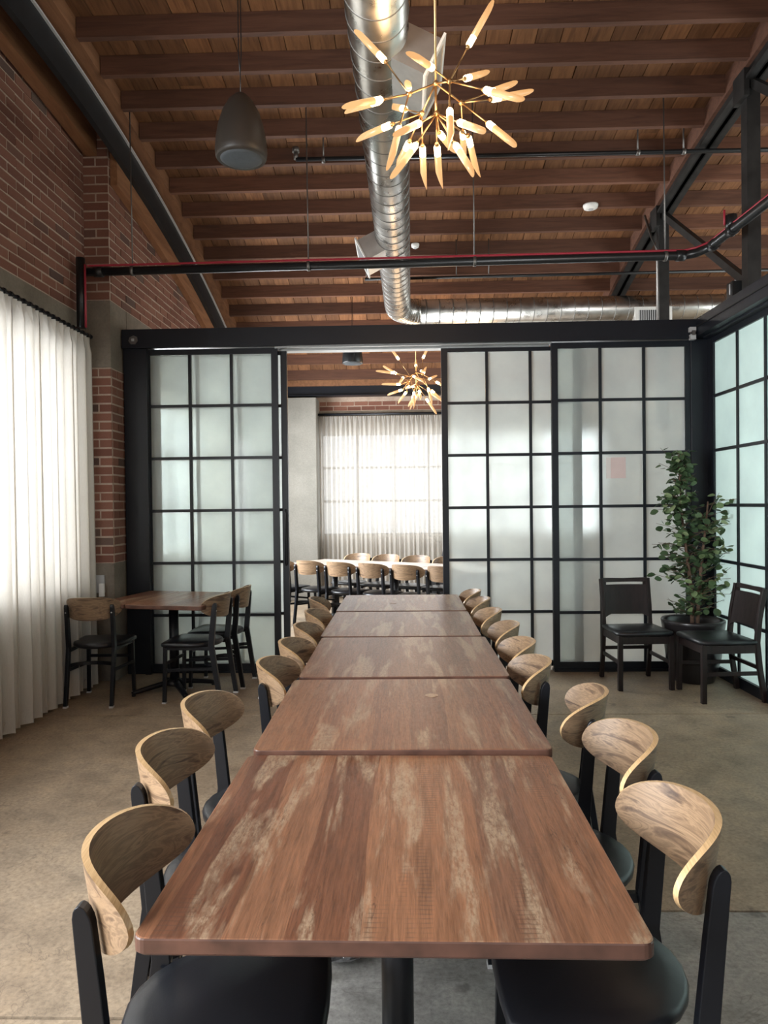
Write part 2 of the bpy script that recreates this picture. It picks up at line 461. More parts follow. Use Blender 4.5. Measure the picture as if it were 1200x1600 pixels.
def empty(name, loc=(0, 0, 0), rz=0.0):
    o = bpy.data.objects.new(name, None); COL.objects.link(o)
    o.location = loc; o.rotation_euler = (0, 0, rz); o.empty_display_size = 0.1
    return o


def struct(name, label, cat, loc=(0, 0, 0)):
    return tag(empty(name, loc), label, cat, kind='structure')


def inst(name, me, parent, loc=(0, 0, 0), rot=(0, 0, 0), sc=(1, 1, 1)):
    o = bpy.data.objects.new(name, me); COL.objects.link(o)
    o.parent = parent; o.location = loc; o.rotation_euler = rot; o.scale = sc
    return o


def copy_tree(o, parent=None):
    c = o.copy(); COL.objects.link(c); c.parent = parent
    for ch in [x for x in o.children]: copy_tree(ch, c)
    return c

# ================================================================== STRUCTURE
def zw(y):                      # arched roof line (lower edge of the steel arch lip)
    return 4.77 - (y - 4.1) ** 2 / 33.0
J_DZ, J_H = 0.03, 0.145         # joist underside above zw, joist depth

def m_clear():
    m = bpy.data.materials.new('clear window glass'); m.use_nodes = True
    nt = m.node_tree; nt.nodes.clear()
    out = nt.nodes.new('ShaderNodeOutputMaterial')
    tp = nt.nodes.new('ShaderNodeBsdfTransparent'); gl = N(nt, 'ShaderNodeBsdfGlossy', Roughness=0.03)
    mx = N(nt, 'ShaderNodeMixShader'); mx.inputs[0].default_value = 0.06
    nt.links.new(tp.outputs[0], mx.inputs[1]); nt.links.new(gl.outputs[0], mx.inputs[2]); nt.links.new(mx.outputs[0], out.inputs[0])
    return m
MAT['clear'] = m_clear()

# ---- floor slabs with recessed joints
fl = struct('floor', 'worn brown and grey concrete floor with saw cut joints', 'floor')
MB().box(-2.9, 7.2, -3.4, 11.6, -0.12, -0.012).build('joint_bed', 'joint', fl)
g = 0.006
for nm, (x0, x1, y0, y1) in (('floor_brown', (-2.9, 7.2, 5.0, 11.6)), ('floor_brown', (-2.9, -0.4, 2.03, 5.0)), ('floor_brown', (-0.4, 7.2, 2.59, 5.0)),
                             ('floor_brown', (-2.9, -0.4, -3.4, 2.03)), ('floor_grey', (-0.4, 7.2, -3.4, 2.59))):
    MB().box(x0 + g, x1 - g, y0 + g, y1 - g, -0.1, 0.0).build('slab', nm, fl)

# ---- ceiling: planks and joists
ce = struct('ceiling', 'arched timber ceiling of exposed joists and rough planks', 'ceiling')

def arch(mb, x0, x1, d0, d1, ya, yb, n=None):
    n = n or max(2, int((yb - ya) / 0.35))
    R = []
    for i in range(n + 1):
        y = ya + (yb - ya) * i / n; z = zw(y)
        R.append([(x0, y, z + d0), (x1, y, z + d0), (x1, y, z + d1), (x0, y, z + d1)])
    return mb.rings(R, True, False)

DK = J_DZ + J_H
PW = 0.185
x = -2.5
while x < 7.1:
    y = 3.55 + random.random() * 0.8 - 0.8
    while y < 11.5:
        L = random.uniform(1.9, 3.1)
        y1 = min(y + L, 11.55)
        if 11.55 - y1 < 0.5: y1 = 11.55
        e = random.uniform(0, 0.006)
        o = arch(MB(), x + 0.003, x + PW - 0.003, DK + e, DK + e + 0.024, y + 0.002, y1 - 0.002).build('plank', 'plank', ce)
        y = y1
    x += PW
arch(MB(), -2.9, 7.2, DK + 0.034, DK + 0.08, -3.4, 11.6).build('roof_board', 'plank', ce)
jm1 = MB().box(-2.25, 2.60, -0.024, 0.024, 0, J_H).mesh('joist', 'joist')
jm2 = MB().box(2.72, 7.1, -0.024, 0.024, 0, J_H).mesh('joist', 'joist')
k = -14
while True:
    y = 4.95 + 0.395 * k
    if y > 11.0: break
    if y > 1.5:
        inst('joist', jm1, ce, (0, y + 0.024, zw(y) + J_DZ))
        if y > 3.2: inst('joist', jm2, ce, (0, y + 0.024, zw(y) + J_DZ))
    k += 1

# ---- brick laying
BL, BH, COURSE = 0.210, 0.0605, 0.0757
bm_x = MB().box(0, 1, -0.012, 0.004, 0, 1)
brick_face_x = bm_x.mesh('brick', 'brick')           # wall facing -Y, runs along X
brick_face_y = MB().box(-0.004, 0.012, 0, 1, 0, 1).mesh('brick', 'brick')   # wall facing +X, runs along Y

def lay(parent, axis, u0, u1, z0, z1, pos, top=None, jog=0.0):
    r = 0; z = z0
    while z + BH <= z1 + 0.01:
        u = u0 - (0.5 * (BL + 0.014) if r % 2 else 0.0)
        while u < u1 - 0.02:
            a, b = max(u, u0), min(u + BL, u1)
            ok = b - a > 0.03
            if ok and top and z + BH > top((a + b) / 2): ok = False
            if ok:
                jz = random.uniform(-0.002, 0.002); jd = random.uniform(-0.003, 0.003)
                if axis == 'x': inst('brick', brick_face_x, parent, (a, pos + jd, z + jz), (0, random.uniform(-.006, .006), 0), (b - a, 1, BH))
                else: inst('brick', brick_face_y, parent, (pos + jd, a, z + jz), (random.uniform(-.006, .006), 0, 0), (1, b - a, BH))
            u += BL + 0.014
        z += COURSE; r += 1

XL = -2.69
wl = struct('wall_left', 'old red brick wall with concrete lintel above the white curtain', 'wall')
MB().box(-2.95, XL, -3.4, 6.0, 0, 0.9).box(-2.95, XL, -3.4, 6.0, 2.7, 3.11).build('concrete_band', 'concrete', wl)
MB().box(-2.95, XL, -3.4, -1.4, 0.9, 2.7).box(-2.95, XL, 1.85, 2.05, 0.9, 2.7).box(-2.95, XL, 5.65, 6.0, 0.9, 2.7).build('concrete_pier', 'concrete', wl)
mb = MB()
for i in range(27):
    ya, yb = -3.4 + i * 9.4 / 27, -3.4 + (i + 1) * 9.4 / 27
    mb.box(-2.95, XL - 0.001, ya, yb, 3.11, max(3.2, min(zw(ya), zw(yb)) + DK + 0.02))
mb.build('mortar_bed', 'mortar', wl)
lay(wl, 'y', 4.05, 5.995, 3.118, 4.86, XL - 0.008)

wp = struct('wall_left_pier', 'brick pier face between the white curtain and the black glass partition', 'wall')
XP = -2.475
MB().box(-2.95, XP - 0.001, 6.0 + 0.001, 6.35, 1.01, 2.68).box(-2.95, XP - 0.001, 6.001, 6.35, 3.25, 4.78).build('mortar_bed', 'mortar', wp)
MB().box(-2.95, XP, 6.0, 6.35, 0, 1.008).build('concrete_foot', 'concrete', wp)
MB().box(-2.95, XP, 6.0, 6.35, 2.682, 3.248).build('concrete_block', 'concrete', wp)
lay(wp, 'x', XL + 0.002, XP, 1.016, 2.68, 6.0 + 0.008)
lay(wp, 'x', XL + 0.002, XP, 3.256, 4.72, 6.0 + 0.008)
lay(wp, 'y', 6.02, 6.33, 1.016, 2.68, XP - 0.008)

wr = struct('wall_left_rear', 'brick wall rising under the arched beam beyond the partition', 'wall')
MB().box(-2.95, XP, 6.36, 7.0, 0, 3.248).box(-2.95, XP, 7.0, 10.2, 0, 0.9).box(-2.95, XP, 7.0, 10.2, 2.7, 3.248).box(-2.95, XP, 10.2, 11.5, 0, 3.248).build('concrete_band', 'concrete', wr)
mb = MB()
for i in range(15):
    ya, yb = 6.36 + i * 5.14 / 15, 6.36 + (i + 1) * 5.14 / 15
    mb.box(-2.95, XP - 0.001, ya, yb, 3.25, max(3.3, min(zw(ya), zw(yb)) + DK + 0.02))
mb.build('mortar_bed', 'mortar', wr)
lay(wr, 'y', 6.02, 10.6, 3.256, 4.75, XP - 0.008, top=lambda y: zw(y) - 0.05)

# ---- far wall with window
YB = 11.4
wb = struct('wall_back', 'far brick and concrete wall behind the pale curtain', 'wall')
MB().box(-2.95, 7.2, YB, YB + 0.25, 0, 1.0).box(-2.95, 7.2, YB, YB + 0.25, 2.62, 2.99).box(-2.95, -1.3, YB, YB + 0.25, 1.0, 2.62).box(3.3, 7.2, YB, YB + 0.25, 1.0, 2.62).build('concrete_band', 'concrete', wb)
MB().box(-2.95, 7.2, YB + 0.001, YB + 0.25, 2.99, 3.5).build('mortar_bed', 'mortar', wb)
lay(wb, 'x', -1.32, 2.4, 2.998, 3.15, YB + 0.008)
cp = struct('wall_back_pillar', 'smooth grey plastered pillar left of the far curtain', 'pillar')
MB().box(-2.3, -1.335, 11.02, YB + 0.05, 0, 3.16).build('pillar', 'plaster', cp, bevel=0.01)
# ---- street wall behind the camera and outer side wall
wf = struct('wall_front', 'concrete street wall with wide window openings', 'wall')
MB().box(-2.95, 7.2, -3.45, -3.2, 0, 0.75).box(-2.95, 7.2, -3.45, -3.2, 3.0, 3.5).box(-2.95, -2.1, -3.45, -3.2, 0.75, 3.0).box(4.5, 7.2, -3.45, -3.2, 0.75, 3.0).build('concrete_band', 'concrete', wf)
wo = struct('wall_right_outer', 'pale outer wall of the room beyond the green glass', 'wall')
MB().box(7.0, 7.2, -3.4, 11.6, 0, 0.7).box(7.0, 7.2, -3.4, 11.6, 3.25, 5.0).build('wall_panel', 'wall_white', wo)

# ---- windows to the outside (steel grids with clear panes)
def grid_window(name, label, u0, u1, z0, z1, nu, nz, axis, pos):
    o = struct(name, label, 'window')
    du, dz = (u1 - u0) / nu, (z1 - z0) / nz
    def bx(a0, a1, b0, b1, t):
        return MB().box(a0, a1, pos - t, pos + t, b0, b1) if axis == 'x' else MB().box(pos - t, pos + t, a0, a1, b0, b1)
    for i in range(nu + 1): bx(u0 + i * du - .022, u0 + i * du + .022, z0, z1, .02).build('mullion', 'truss_steel', o)
    for j in range(nz + 1): bx(u0, u1, z0 + j * dz - .018, z0 + j * dz + .018, .018).build('glazing_bar', 'truss_steel', o)
    pm = None
    for i in range(nu):
        for j in range(nz):
            bx(u0 + i * du + .022, u0 + (i + 1) * du - .022, z0 + j * dz + .018, z0 + (j + 1) * dz - .018, .003).build('pane', 'clear', o)
    return o
grid_window('window_1', 'tall steel window glowing behind the white curtain', 2.05, 5.65, 0.9, 2.7, 6, 3, 'y', -2.82)
grid_window('window_2', 'steel gridded window behind the far pale curtain', -1.3, 3.3, 1.0, 2.62, 8, 3, 'x', YB + 0.1)
grid_window('window_3', 'steel window in the brick wall beyond the partition', 7.0, 10.2, 0.9, 2.7, 5, 3, 'y', -2.72)

# ---- frosted glass partitions
ROWS = [0.08, 0.515, 0.982, 1.449, 1.917, 2.382, 2.836]

def panel(name, label, cat, loc, rz, width, stile_l, stile_r, bars, glass, z_top=2.885, z_bot=0.02, rows=ROWS, depth=0.04):
    o = tag(empty(name, loc, rz), label, cat, kind='structure')
    d = depth / 2
    MB().box(0, stile_l, -d, d, z_bot, z_top).build('stile', 'partition_black', o)
    MB().box(width - stile_r, width, -d, d, z_bot, z_top).build('stile', 'partition_black', o)
    MB().box(stile_l, width - stile_r, -d, d, rows[-1], z_top).build('rail', 'partition_black', o)
    MB().box(stile_l, width - stile_r, -d, d, z_bot, rows[0]).build('rail', 'partition_black', o)
    bw = 0.0125
    for b in bars: MB().box(b - bw, b + bw, -d * .8, d * .8, rows[0], rows[-1]).build('mullion', 'partition_black', o)
    for r in rows[1:-1]: MB().box(stile_l, width - stile_r, -d * .75, d * .75, r - bw, r + bw).build('glazing_bar', 'partition_black', o)
    us = [stile_l - bw] + list(bars) + [width - stile_r + bw]
    zs = [rows[0] - bw] + list(rows[1:-1]) + [rows[-1] + bw]
    for i in range(len(us) - 1):
        for j in range(len(zs) - 1):
            MB().box(us[i] + bw + .0005, us[i + 1] - bw - .0005, -.003, .003, zs[j] + bw + .0005, zs[j + 1] - bw - .0005).build('pane', glass, o)
    return o

YP = 6.30
panel('window_4', 'fixed frosted glass panel beside the brick pier', 'window', (-2.25, YP, 0), 0, 1.15, 0.008, 0.056, [0.363, 0.736], 'frosted')
panel('window_5', 'fixed frosted glass panel behind the potted tree', 'window', (1.313, YP, 0), 0, 1.204, 0.055, 0.045, [0.425, 0.804], 'frosted')
panel('door_1', 'frosted sliding door parked behind the panel beside the brick pier', 'door', (-2.245, YP + 0.075, 0), 0, 1.215, 0.06, 0.055, [0.40, 0.78], 'frosted', 2.87, 0.03)
panel('door_2', 'frosted sliding door standing at the doorway edge behind the table end', 'door', (0.352, YP + 0.075, 0), 0, 1.24, 0.055, 0.075, [0.405, 0.79], 'frosted', 2.87, 0.03)
hd = bpy.data.objects['door_1']
MB().tube([(1.19, -0.035, 0.95), (1.19, -0.055, 0.98), (1.19, -0.055, 1.42), (1.19, -0.035, 1.45)], 0.007, 8).build('pull_handle', 'black_metal', hd)
hp = struct('trim_1', 'black steel header beam across the top of the glass partition', 'beam')
MB().box(-2.463, 2.70, YP - 0.09, YP + 0.16, 2.90, 3.052).build('beam_face', 'partition_black', hp)
MB().box(-2.463, 2.53, YP - 0.10, YP - 0.075, 2.885, 2.905).build('bottom_lip', 'partition_black', hp)
MB().box(-1.10, 1.31, YP + 0.06, YP + 0.16, 2.872, 2.90).build('track', 'track', hp)
MB().box(-1.12, 1.31, YP - 0.04, YP - 0.02, 2.878, 2.898).build('track_lip', 'track', hp)
po = struct('trim_2', 'wide black steel post where the partition meets the brick pier', 'post')
MB().box(-2.463, -2.25, YP - 0.06, YP + 0.16, 0, 2.90).build('post_face', 'partition_black', po, bevel=0.006)
MB().box(-2.30, -2.25, YP - 0.075, YP - 0.06, 0, 2.87).build('post_ridge', 'partition_black', po)
pc = struct('trim_3', 'black steel corner post behind the potted tree', 'post')
MB().box(2.517, 2.72, YP - 0.03, YP + 0.16, 0, 2.90).build('post_face', 'partition_black', pc, bevel=0.006)
MB().box(2.66, 2.72, YP - 0.12, YP - 0.03, 0, 2.90).build('post_ridge', 'partition_black', pc)
MB().box(-2.25, -1.10, YP - .03, YP + .03, 0, .02).box(1.313, 2.517, YP - .05, YP + .05, 0, .02).build('sill_strip', 'partition_black', hp)
# side partition
XR = 2.68
panel('window_6', 'greenish frosted glass wall beside the potted tree', 'window', (XR, 6.17, 0), -math.pi / 2, 2.62, 0.012, 0.05, [0.43, 0.87, 1.31, 1.75, 2.19], 'frosted_green')
panel('window_7', 'greenish frosted glass wall bay nearest the camera', 'window', (XR, 3.55, 0), -math.pi / 2, 2.62, 0.05, 0.05, [0.43, 0.87, 1.31, 1.75, 2.19], 'frosted_green')
hr = struct('trim_4', 'black steel header beam over the green glass wall', 'beam')
MB().box(2.535, 2.75, -3.2, YP - 0.09, 2.90, 3.052).build('beam_face', 'partition_black', hr)
MB().box(2.60, 2.75, -3.2, YP - 0.09, 2.885, 2.90).build('bottom_lip', 'partition_black', hr)
MB().box(2.528, 2.536, -3.2, YP - 0.09, 2.975, 2.983).build('seam_strip', 'truss_steel', hr)
MB().box(2.645, 2.72, 0.93, 6.2, 0, 0.02).build('sill_strip', 'partition_black', hr)
MB().box(2.63, 2.74, -3.2, 0.93, 0, 2.885).build('wall_panel', 'partition_black', hr)
MB().box(2.645, 2.665, 0.93, 6.2, 0.02, 0.085).build('kick_rail', 'partition_black', hr)

# ---- left steel arch with timbers
ab = tag(empty('arched_beam', (0, 0, 0)), 'dark steel arch with brown timber edges above the brick wall', 'beam', kind='structure')
arch(MB(), -2.405, -2.36, -0.23, 0.0, 1.5, 11.3).build('channel', 'beam_steel', ab)
arch(MB(), -2.405, -2.385, 0.0, 0.13, 1.5, 11.3).build('web', 'beam_steel', ab)
arch(MB(), -2.36, -2.342, -0.008, 0.006, 1.5, 11.3).build('lip', 'bright_edge', ab)  # thin lip coloured far paler than the channel
arch(MB(), -2.41, -2.255, 0.045, 0.175, 1.5, 11.3).build('nailer', 'nailer', ab)
arch(MB(), -2.468, -2.408, -0.42, -0.0, 6.03, 11.3).build('timber', 'nailer', ab)
arch(MB(), -2.66, -2.56, -0.20, 0.1, 1.5, 5.98).build('timber', 'nailer', ab)
# ---- far cross beam
fb = tag(empty('cross_beam'), 'black steel beam crossing under the far ceiling above the curtain', 'beam', kind='structure')
MB().box(-2.4, 7.0, 11.1, 11.16, 3.195, 3.34).box(-2.4, 7.0, 11.04, 11.22, 3.185, 3.197).build('web', 'partition_black', fb)
MB().box(-2.4, 7.0, 11.05, 11.2, 3.34, 3.43).build('timber_plate', 'nailer', fb)
# ---- right truss
tr = tag(empty('roof_truss'), 'old grey steel roof truss above the green glass wall', 'truss', kind='structure')
arch(MB(), 2.57, 2.635, -0.115, -0.09, 1.5, 11.3).build('chord_angle', 'truss_steel', tr)
arch(MB(), 2.622, 2.635, -0.115, 0.01, 1.5, 11.3).build('chord_angle', 'truss_steel', tr)
arch(MB(), 2.665, 2.73, -0.115, -0.09, 1.5, 11.3).build('chord_angle', 'truss_steel', tr)
arch(MB(), 2.665, 2.678, -0.115, 0.01, 1.5, 11.3).build('chord_angle', 'truss_steel', tr)
arch(MB(), 2.59, 2.71, 0.01, 0.17, 1.5, 11.3).build('nailer', 'joist', tr)
for y, zb in ((7.29, 2.2), (5.46, 3.052), (3.6, 3.052), (9.1, 2.2)):
    MB().box(2.60, 2.70, y - 0.05, y + 0.05, zb, zw(y) - 0.05).build('post', 'truss_steel', tr, bevel=0.004)
    MB().box(2.56, 2.60, y - 0.09, y + 0.09, zw(y) - 0.22, zw(y) - 0.02).build('gusset', 'truss_steel', tr)
MB().bar([(2.64, 7.22, zw(7.22) - 0.12), (2.64, 5.52, 3.16)], 0.05, 0.06).build('brace', 'truss_steel', tr)
MB().bar([(2.64, 5.40, zw(5.4) - 0.12), (2.64, 3.66, 3.16)], 0.05, 0.06).build('brace', 'truss_steel', tr)

# ================================================================== OBJECTS
# ---- chair with curved plywood back (local +Y is forward)
def back_panel():
    R, a, b, th = 0.225, 0.262, 0.0875, 0.014
    zc, y0, tilt = 0.732, -0.262, math.tan(math.radians(9))
    ns, nz = 30, 6
    inner, outer = [], []
    for i in range(ns + 1):
        s = -a * math.cos(math.pi * i / ns)
        q = min(1.0, abs(s) / a)
        top = b * max(0.004, (1 - q ** 3.0)) ** 0.48
        bot = -b * max(0.004, (1 - q ** 2.3)) ** 0.5
        ci, co = [], []
        for j in range(nz + 1):
            z = bot + (top - bot) * j / nz
            for lst, rad in ((ci, R - th / 2), (co, R + th / 2)):
                t = s / R
                lst.append((rad * math.sin(t), y0 + R - rad * math.cos(t) - z * tilt, zc + z))
        inner.append(ci); outer.append(co)
    mb = MB(); W = nz + 1
    mb.cur = 0
    n = len(mb.v)
    for c in inner: mb.v += c
    m = len(mb.v)
    for c in outer: mb.v += c
    for i in range(ns):
        for j in range(nz):
            mb.face((n + i * W + j, n + i * W + j + 1, n + (i + 1) * W + j + 1, n + (i + 1) * W + j), True)
            mb.face((m + i * W + j, m + (i + 1) * W + j, m + (i + 1) * W + j + 1, m + i * W + j + 1), True)
    # separate rim (plywood edge)
    mb.cur = 1
    loop = [(i, 0) for i in range(ns + 1)] + [(ns, j) for j in range(1, nz + 1)] + [(i, nz) for i in reversed(range(ns))] + [(0, j) for j in reversed(range(1, nz))]
    k = len(mb.v)
    for i, j in loop: mb.v += [inner[i][j], outer[i][j]]
    L = len(loop)
    for q in range(L):
        p = (q + 1) % L
        mb.face((k + 2 * q, k + 2 * p, k + 2 * p + 1, k + 2 * q + 1), True)
    return mb

def cushion(outline, z0, z1, dome, n_in=5):
    """upholstered pad: outline polygon, rounded shoulder, domed top"""
    cx = sum(p[0] for p in outline) / len(outline); cy = sum(p[1] for p in outline) / len(outline)
    R = []
    def ring(s, z): return [(cx + (x - cx) * s, cy + (y - cy) * s, z) for x, y in outline]
    R.append(ring(0.93, z0)); R.append(ring(0.99, z0 + (z1 - z0) * .25)); R.append(ring(1.0, z0 + (z1 - z0) * .55)); R.append(ring(0.985, z0 + (z1 - z0) * .85)); R.append(ring(0.95, z1))
    for i in range(1, n_in):
        s = 0.95 * (1 - i / n_in); R.append(ring(max(s, 0.02), z1 + dome * (1 - (s / .95) ** 2)))
    R.append(ring(0.02, z1 + dome))
    return MB().rings(R)

def seat_outline():
    P_ = []
    # front edge straight with rounded corners, rear a wide arc
    for x, y in [(-.19, .195), (-.10, .205), (0, .208), (.10, .205), (.19, .195)]: P_.append((x, y))
    P_ += [(.212, .172), (.21, .10), (.203, 0.0)]
    for i in range(1, 12):
        t = math.pi * i / 12
        P_.append((.200 * math.cos(t), -.02 - .195 * math.sin(t)))
    P_ += [(-.203, 0.0), (-.21, .10), (-.212, .172)]
    return list(reversed(P_))

def make_chair():
    t = empty('dining_chair')
    back_panel().build('backrest', ['veneer', 'ply'], t)
    cushion(seat_outline(), 0.425, 0.462, 0.016).build('seat', 'vinyl', t)
    for s in (-1, 1):
        # rear leg runs up as the back post: flat section, rounded top
        path = [(s * .172, -.262, 0.012), (s * .172, -.218, .30), (s * .172, -.196, .44), (s * .172, -.2125, .62), (s * .172, -.2235, .728)]
        R = []
        for (x, y, z), d in zip(path, (.034, .040, .044, .040, .036)):
            R.append([(x - .0125, y - d / 2, z), (x + .0125, y - d / 2, z), (x + .0125, y + d / 2, z), (x - .0125, y + d / 2, z)])
        for q in (.35, .7, .9, 1.0):
            h = .036 * math.sqrt(max(0.004, 1 - q * q)); z = .728 + .036 * q; y = -.2235 - .006 * q
            R.append([(s * .172 - .0125, y - h / 2, z), (s * .172 + .0125, y - h / 2, z), (s * .172 + .0125, y + h / 2, z), (s * .172 - .0125, y + h / 2, z)])
        lg = MB().rings(R, True, False).build('rear_leg', 'black_metal', t, bevel=0.003)
        for zz, yy in ((.705, -.237), (.655, -.2295)):
            MB().tube([(s * .172, yy - .005, zz), (s * .172, yy + .006, zz)], .0055, 8).build('bolt', 'grey_plastic', lg)
        MB().box(s * .172 - .014, s * .172 + .014, -.281, -.243, 0, .014).build('foot_glide', 'glide', lg)
        fl_ = MB().bar([(s * .182, .175, .010), (s * .176, .165, .428)], .026, .026, (0, 1, 0)).build('front_leg', 'black_metal', t, bevel=0.002)
        MB().cbox((s * .182, .175, .006), (.03, .03, .012)).build('foot_glide', 'glide', fl_)
        MB().bar([(s * .178, .165, .25), (s * .172, -.21, .27)], .014, .022).build('side_stretcher', 'black_metal', t)
        MB().bar([(s * .176, .165, .418), (s * .162, -.195, .418)], .018, .026).build('seat_rail', 'black_metal', t)
    pts = [(.170 * math.sin(a), .165 - .12 * math.cos(a) if False else -.205 + .11 * math.cos(a), .30) for a in [(-.5 + i / 10) * math.pi for i in range(11)]]
    MB().bar(pts, .014, .026).build('curved_stretcher', 'black_metal', t)
    MB().bar([(-.18, .167, .30), (.18, .167, .30)], .014, .022).build('front_stretcher', 'black_metal', t)
    return t

chair0 = make_chair()
chair_used = [False]

def place_chair(bx_, by_, face, label, group):
    """bx_,by_: rear-most point of the back on plan; face: heading of the sitter in degrees (0 = +Y, -90 = +X)"""
    c = chair0 if not chair_used[0] else copy_tree(chair0)
    chair_used[0] = True
    a = math.radians(face)
    fx, fy = -math.sin(a), math.cos(a)
    c.location = (bx_ + fx * 0.283, by_ + fy * 0.283, 0); c.rotation_euler = (0, 0, a)
    tag(c, label, 'chair', group)
    return c

GL = 'dining chairs along the curtain side of the long table'
GR = 'dining chairs along the glass wall side of the long table'
ordn = ['first', 'second', 'third', 'fourth', 'fifth', 'sixth', 'seventh', 'eighth', 'ninth']
left = [(-.655, 1.45, -89), (-.76, 2.01, -90), (-.772, 2.455, -92), (-.64, 3.05, -90), (-.625, 3.50, -90), (-.625, 3.97, -89), (-.635, 4.50, -91), (-.69, 5.10, -85)]
right = [(.68, 1.585, 89), (.727, 2.095, 90), (.72, 2.525, 75), (.625, 3.055, 90), (.638, 3.485, 90), (.643, 3.98, 89), (.616, 4.50, 91), (.61, 5.04, 90), (.595, 5.50, 90)]
for i, (x_, y_, a_) in enumerate(left):
    place_chair(x_, y_, a_, 'curved wooden back dining chair, ' + ordn[i] + ' from the camera on the curtain side of the table', GL)
for i, (x_, y_, a_) in enumerate(right):
    place_chair(x_, y_, a_, 'curved wooden back dining chair, ' + ordn[i] + ' from the camera on the glass wall side', GR)
GS = 'chairs at the small corner table'
place_chair(-2.352, 5.18, 1, 'wooden back black chair at the corner table, beside the white curtain', GS)
place_chair(-1.345, 5.44, 84, 'wooden back black chair at the corner table, closer to the camera on its open side', GS)
place_chair(-1.285, 5.90, 86, 'wooden back black chair at the corner table, against the frosted panel', GS)
# far room row, standing at an angle
dx, dy = 0.857, -0.515
fa = math.degrees(math.atan2(-0.515, 0.857))
GFR = 'chairs around the far room table'
px0, py0 = -1.21, 8.52
fl_lab = ['wooden back chair in the far room, half hidden by the black door edge',
          'leftmost fully visible wooden back chair of the far row, its back to the camera',
          'second fully visible wooden back chair of the far row, its back to the camera',
          'third fully visible wooden back chair of the far row, its back to the camera',
          'fourth fully visible wooden back chair of the far row, its back to the camera',
          'fifth wooden back chair of the far row, beside the right door edge']
for i in range(6):
    s = (i - 1) * 0.46
    place_chair(px0 + dx * s, py0 + dy * s, fa, fl_lab[i], GFR)
fo_lab = ['leftmost chair behind the far table, only its top showing', 'second chair behind the far table, only its top showing',
          'third chair behind the far table, only its top showing', 'fourth chair behind the far table, only its top showing',
          'fifth chair behind the far table, beside the dark seat']
for i in range(5):
    s = (i - 0.7) * 0.46 + 0.25
    place_chair(px0 + dx * s + 0.515 * 1.38, py0 + dy * s + 0.857 * 1.38, fa + 180, fo_lab[i], GFR)

# ---- tables
MAT['glare_top'] = m_rough_wood('glare paled tabletop', (0.42, 0.36, 0.30), (0.50, 0.44, 0.38), (0.56, 0.50, 0.44), (10, 1, 1), 0.32)  # window glare on the far tabletops, put into a pale base colour
def pedestal(t, h):
    MB().lathe([(.038, .04), (.038, h)], seg=20).build('column', 'black_metal', t)
    mb = MB(); mb.lathe([(.10, h - .012), (.10, h)], seg=16); mb.build('top_plate', 'black_metal', t)
    MB().lathe([(.075, .05), (.07, .075), (.042, .10)], seg=20).build('hub', 'black_metal', t)
    for q in range(4):
        a = math.radians(45 + 90 * q)
        c, s_ = math.cos(a), math.sin(a)
        pts = [(c * r, s_ * r, z) for r, z in ((.03, .075), (.12, .062), (.22, .045), (.30, .03), (.335, .022))]
        f = MB().sweep(pts, [(-.022, -.016), (.022, -.016), (.022, .012), (.010, .02), (-.010, .02), (-.022, .012)], scales=[1.1, 1.0, .9, .85, .7]).build('foot', 'black_metal', t)
        MB().lathe([(.016, 0), (.016, .014)], (c * .32, s_ * .32, 0), 10).build('leveller', 'black_metal', f)

def table_top(wx, wy, z0, z1, r=.022):
    pts = []
    for cx, cy, a0 in ((wx / 2 - r, wy / 2 - r, 0), (-wx / 2 + r, wy / 2 - r, 90), (-wx / 2 + r, -wy / 2 + r, 180), (wx / 2 - r, -wy / 2 + r, 270)):
        for i in range(6):
            a = math.radians(a0 + 18 * i); pts.append((cx + r * math.cos(a), cy + r * math.sin(a)))
    def ring(d, z):
        return [(x * (1 - d / wx * 2), y * (1 - d / wy * 2), z) for x, y in pts]
    return MB().rings([ring(.004, z0), ring(0, z0 + .005), ring(0, z1 - .004), ring(.001, z1 - .0012), ring(.003, z1)], True, False, edge=3)

tabs = [(-.0255, 1.668, .737, -.5, .905), (-.013, 2.562, .75, .3, .862), (-.006, 3.487, .75, 0.2, .905), (-.020, 4.432, .748, -.3, .905), (-.020, 5.345, .75, -.3, .86)]
tlab = ['square walnut topped table nearest the camera in the long row', 'second walnut topped table from the camera in the long row',
        'middle walnut topped table of the long row', 'fourth walnut topped table from the camera in the long row',
        'last walnut topped table of the long row, by the doorway']
for i, (x_, y_, h, rz, dpt) in enumerate(tabs):
    t = empty('dining_table', (x_, y_, 0), math.radians(rz))
    tag(t, tlab[i], 'table', 'walnut topped tables pushed into one long row')
    table_top(.908, dpt, h - .032, h).build('tabletop', ['table', 'table_edge'], t)
    MB().box(-.30, .30, -.02, .02, h - .05, h - .032).box(-.02, .02, -.30, .30, h - .05, h - .032).build('support_bar', 'black_metal', t)
    pedestal(t, h - .045)
    if i in (1, 4):
        MB().lathe([(.026, 0), (.026, .0012)], (.115 if i == 1 else -.06, .17 if i == 1 else -.05, h), 24).lathe([(.023, .0012), (.023, .0016)], (.115 if i == 1 else -.06, .17 if i == 1 else -.05, h), 24).build('cable_cap', 'table', t)
t = empty('corner_table', (-1.865, 5.69, 0), math.radians(-12))
tag(t, 'square wooden topped table in the corner beside the white curtain', 'table')
o = table_top(.64, .84, .718, .75).build('tabletop', ['table', 'table_edge'], t, loc=(.145, 0, 0))
table_top(.288, .84, .718, .75).build('table_leaf', ['table', 'table_edge'], t, loc=(-.322, 0, 0))
MB().box(-.38, .38, -.02, .02, .70, .718).box(-.02, .02, -.30, .30, .70, .718).build('support_bar', 'black_metal', t)
pedestal(t, .705)
